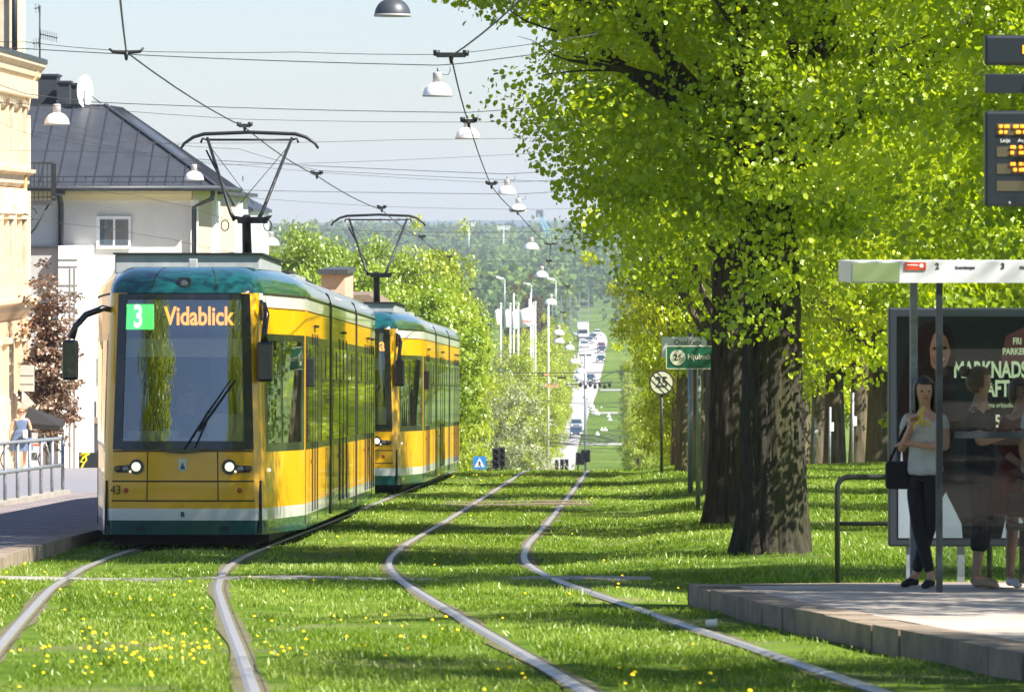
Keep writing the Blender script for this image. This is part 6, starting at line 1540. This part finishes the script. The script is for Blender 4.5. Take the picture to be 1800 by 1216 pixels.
mb = MB(); mb.tube([(0,-.07,zc+.07),(0.0,-.07,zc-.03)], .022, 6); mb.tube([(0,-.07,zc-.03),(-.06,-.07,zc-.13)], .016, 6); mb.tube([(0,-.07,zc-.03),(.06,-.07,zc-.13)], .016, 6); mb.tube([(-.05,-.07,zc-.0),(0,-.07,zc+.045),(.055,-.07,zc-.01)], .013, 6); mb.build('walking_figure', M['black_ink'], sf)
# low retaining edge left of the crossing sign
# flags
def flag(px, top, bot, d, w, fh, label, words):
    x = (px-900)/F*d; g = g1(x, d); t = empty('flag_pole', (x, d, g), label=label, cat='flag', group='white flags on poles beyond the yellow green trees')
    z1 = P(0,top,d).z-g; mb = MB(); mb.tube([(0,0,0),(0,0,z1)], .07, 8); mb.lathe([(.12,0),(.12,.15),(.03,.2)], (0,0,z1), 8); mb.build('pole', M['white_paint'], t)
    n = 12; vs = []; W = w/F*d; Hh = fh/F*d
    for i_ in range(n+1):
        for j in range(9):
            u = j/8; v = i_/n; drop = .75*u*Hh*.35
            vs.append((-W*u, .25*math.sin(u*6+v*1.5)*u, z1-.2-Hh*v-drop*(1-v*.6)))
    mb = MB(); mb.add(vs, [(i_*9+j, i_*9+j+1, (i_+1)*9+j+1, (i_+1)*9+j) for i_ in range(n) for j in range(8)], 0, True); fg = mb.build('flag_cloth', M['flag_white'], t)
    so_ = fg.modifiers.new('s', 'SOLIDIFY'); so_.thickness = .02
    if words:
        tx = text(words, Hh*.26, M['flag_red'], fg, (-W*.5, -.32, z1-.2-Hh*.78), off=.02, sx=W/Hh*1.35, name='flag_lettering', ext=.01)
for a in ((880.5,536,0,560,11,30,'leftmost pointed white flag over the yellow green tree',''),(897,536,0,565,10,34,'second white flag from the left','a'),(911,536,0,550,12,38,'white flag with a red letter at its foot, left of the widest flag','xi'),(941,533,0,570,29,36,'widest white flag with red lettering',"max"),(933,518,0,600,4,22,'tallest flag pole with a furled flag above the widest flag','')): flag(*a)
for (px, top, d, lab) in ((903,518,620,'bare white flag pole left of the tall furled flag'),(937,534,590,'bare white flag pole behind the widest flag'),(964,535,520,'bare thick white pole right of the flags')):
    x = (px-900)/F*d; g = g1(x, d); t = empty('bare_pole', (x, d, g), label=lab, cat='pole', group='bare white poles by the flags'); mb = MB(); mb.tube([(0,0,0),(0,0,P(0,top,d).z-g)], .07, 8); mb.build('pole', M['white_paint'], t)
    mb = MB(); mb.lathe([(.11,0),(.13,.08),(.05,.16)], (0,0,P(0,top,d).z-g), 8); mb.build('finial', M['white_paint'], t)
# pole in the far median carrying crossing wires
d = 470; x = (1029-900)/F*d; g = g1(x, d); t = empty('wire_mast', (x, d, g), label='thin grey mast standing before the distant road', cat='mast')
mb = MB(); mb.tube([(0,0,0),(0,0,P(0,622,d).z-g)], .10, 8); mb.build('pole', M['galv'], t); mb = MB(); mb.bar((-.5,0,P(0,624,d).z-g),(.5,0,P(0,624,d).z-g), .12); mb.bar((-1.6,0,P(0,676,d).z-g),(2.2,0,P(0,672,d).z-g), .1)
for k in range(7): mb.lathe([(.12,0),(.14,.3),(.05,.4)], (-.4+k*.4, 0, P(0,680+3*(k%2),d).z-g), 6)
mb.build('cross_arms', M['dark_metal'], t)
# hanging signs on the thick cross wire
for (px, py, w, hh, mt, lab) in ((961,658,10,4,'wood','small brown hanging plate on the dark cross wire'),(987,664,15,3,'rubber','flat black hanging plate on the dark cross wire'),(970,678,25,8,'wood','wide ochre hanging plate below the dark cross wire')):
    c = P(px, py, 366); t = empty('hanging_plate', c, label=lab, cat='hanging sign'); W = w/F*366/2; H = hh/F*366/2
    mb = MB(); mb.box(-W, W, -.03, .03, -H, H); mb.build('plate', M['pipe_ochre'] if mt == 'wood' else M['rubber'], t); mb = MB(); mb.tube([(0,0,H),(0,0,H+.12)], .03, 6); mb.build('hook', M['rubber'], t)
# tangle of wires and lamp brackets over the low far crossing
for k in range(9):
    y = 764+k*2.4; r = random.Random(k); pts = [(968+r.uniform(-8,8), y-2+r.uniform(-1,3))]
    for j in range(9): pts.append((pts[-1][0]+r.uniform(8,18), y+r.uniform(-2.4,2.4)))
    wire('cross_wire', [P(a, b, 430+6*k) for a, b in pts], .03, f'{nn[k]} wire of the tangled bundle over the low far crossing, counted downwards', group='tangled wires over the low far crossing', sub=1)
# blue harbour crane
def crane():
    d = 3300; t = empty('harbour_crane', P(985, 440, d), label='pale blue harbour crane on the far skyline', cat='crane')
    o = t.location
    def q(px, py): return P(px, py, d)-o
    mb = MB()
    for dx in (-2.5, 2.5):
        mb.bar(q(948,376)+V3(dx*.3,dx,0), q(978,440)+V3(dx,dx,0), .9)
    for k in range(9):
        a = q(948,376).lerp(q(978,440), k/9); b = q(948,376).lerp(q(978,440), (k+1)/9); mb.bar(a+V3(-.8,0,0), b+V3(.8,0,0), .5)
    mb.bar(q(956,373), q(985,420), .4); mb.build('jib', M['crane_blue'], t)
    mb = MB(); p = q(950,374); mb.box(p.x-2.6, p.x+1.6, -1, 1, p.z-2.5, p.z+1.5); p = q(952,398); mb.box(p.x-1.2, p.x+1.2, -1, 1, p.z-2.6, p.z+1); mb.build('jib_head', M['slate'], t)
    mb = MB()
    a = q(978,440); b = q(1012,450); mb.box(a.x, b.x, -5, 5, b.z, a.z)
    for px in (987, 996, 1003): u = q(px,415); mb.box(u.x-1.3, u.x+1.3, -2, 2, a.z-.1, u.z)
    mb.build('machinery_house', M['crane_blue'], t)
    mb = MB()
    for px in (981, 1008): mb.bar(q(px,450), q(px,490)+V3(0,0,-8), 1.4)
    mb.bar(q(981,452), q(1008,488), .8); mb.build('portal_legs', M['crane_blue'], t)
crane()
# floodlight and lamp poles on the plain
for (px, top, d, lab) in ((887,490,1500,'pale street lamp pole before the wooded hillside, left one'),(934,500,1500,'pale street lamp pole with drooping head before the wooded hillside'),(977,492,1450,'pale street lamp pole beside the avenue edge'),(824,396,3000,'lattice floodlight mast on the skyline, left one'),(885,402,3000,'lattice floodlight mast on the skyline, right one')):
    x = (px-900)/F*d; g = g1(x, d); t = empty('lamp_mast', (x, d, g), label=lab, cat='lamp mast'); z1 = P(0,top,d).z-g; w = .22 if d < 2000 else .5
    mb = MB(); mb.tube([(0,0,0),(0,0,z1)], w, 6); mb.build('mast', M['galv'], t)
    mb = MB()
    if d < 2000: mb.bar((-.2,0,z1),(-2.2,0,z1+.5), .5)
    else:
        mb.bar((-3.2,0,z1),(3.2,0,z1), .8)
        for k in range(5): mb.box(-3.2+k*1.5,-2.4+k*1.5,-.6,.6,z1+.5,z1+1.5)
    mb.build('lamp_head', M['white_paint'], t)
# scaffold like steel frame at the plain
d = 1380; t = empty('steel_frame', P(1000,600,d), label='pale steel lattice frame beside the top of the distant road', cat='steel frame'); t.location.z = zt(d)
mb = MB()
for k in range(5):
    x = -4+k*2.2; mb.bar((x,0,0),(x,0,9+k*.5), .22)
for k in range(7): mb.bar((-4,0,1.2*k+.8),(4.8,0,1.2*k+.8), .14)
mb.build('lattice', M['galv'], t)
# litter by the kerb
p = (1249-900)/F*39.5; t = empty('crumpled_cup', (p, 39.5, zt(39.5)+.02), label='small crumpled white paper cup in the worn grass by the kerb', cat='litter')
mb = MB(); mb.lathe([(.02,-.035),(.03,-.01),(.026,.015),(.034,.045)], (0,0,.03), 9, axis='x', smooth=False); mb.build('paper', M['white_paint'], t)
# ---------------------------------------------------------------- haze over the valley
mb = MB(); mb.box(-3600, 3600, -90, 8900, -60, 75)
hz = mb.build('haze', []) ; tagset(hz, 'thin pale air haze', None, None, 'stuff')
hm = bpy.data.materials.new('haze'); hm.use_nodes = True; hn = hm.node_tree.nodes; hn.clear()
ho = hn.new('ShaderNodeOutputMaterial'); hv = hn.new('ShaderNodeVolumePrincipled'); hv.inputs['Density'].default_value = .00012
hv.inputs['Color'].default_value = (.80,.90,1,1); hv.inputs['Anisotropy'].default_value = .2
hm.node_tree.links.new(hv.outputs[0], ho.inputs['Volume']); hz.data.materials.append(hm)
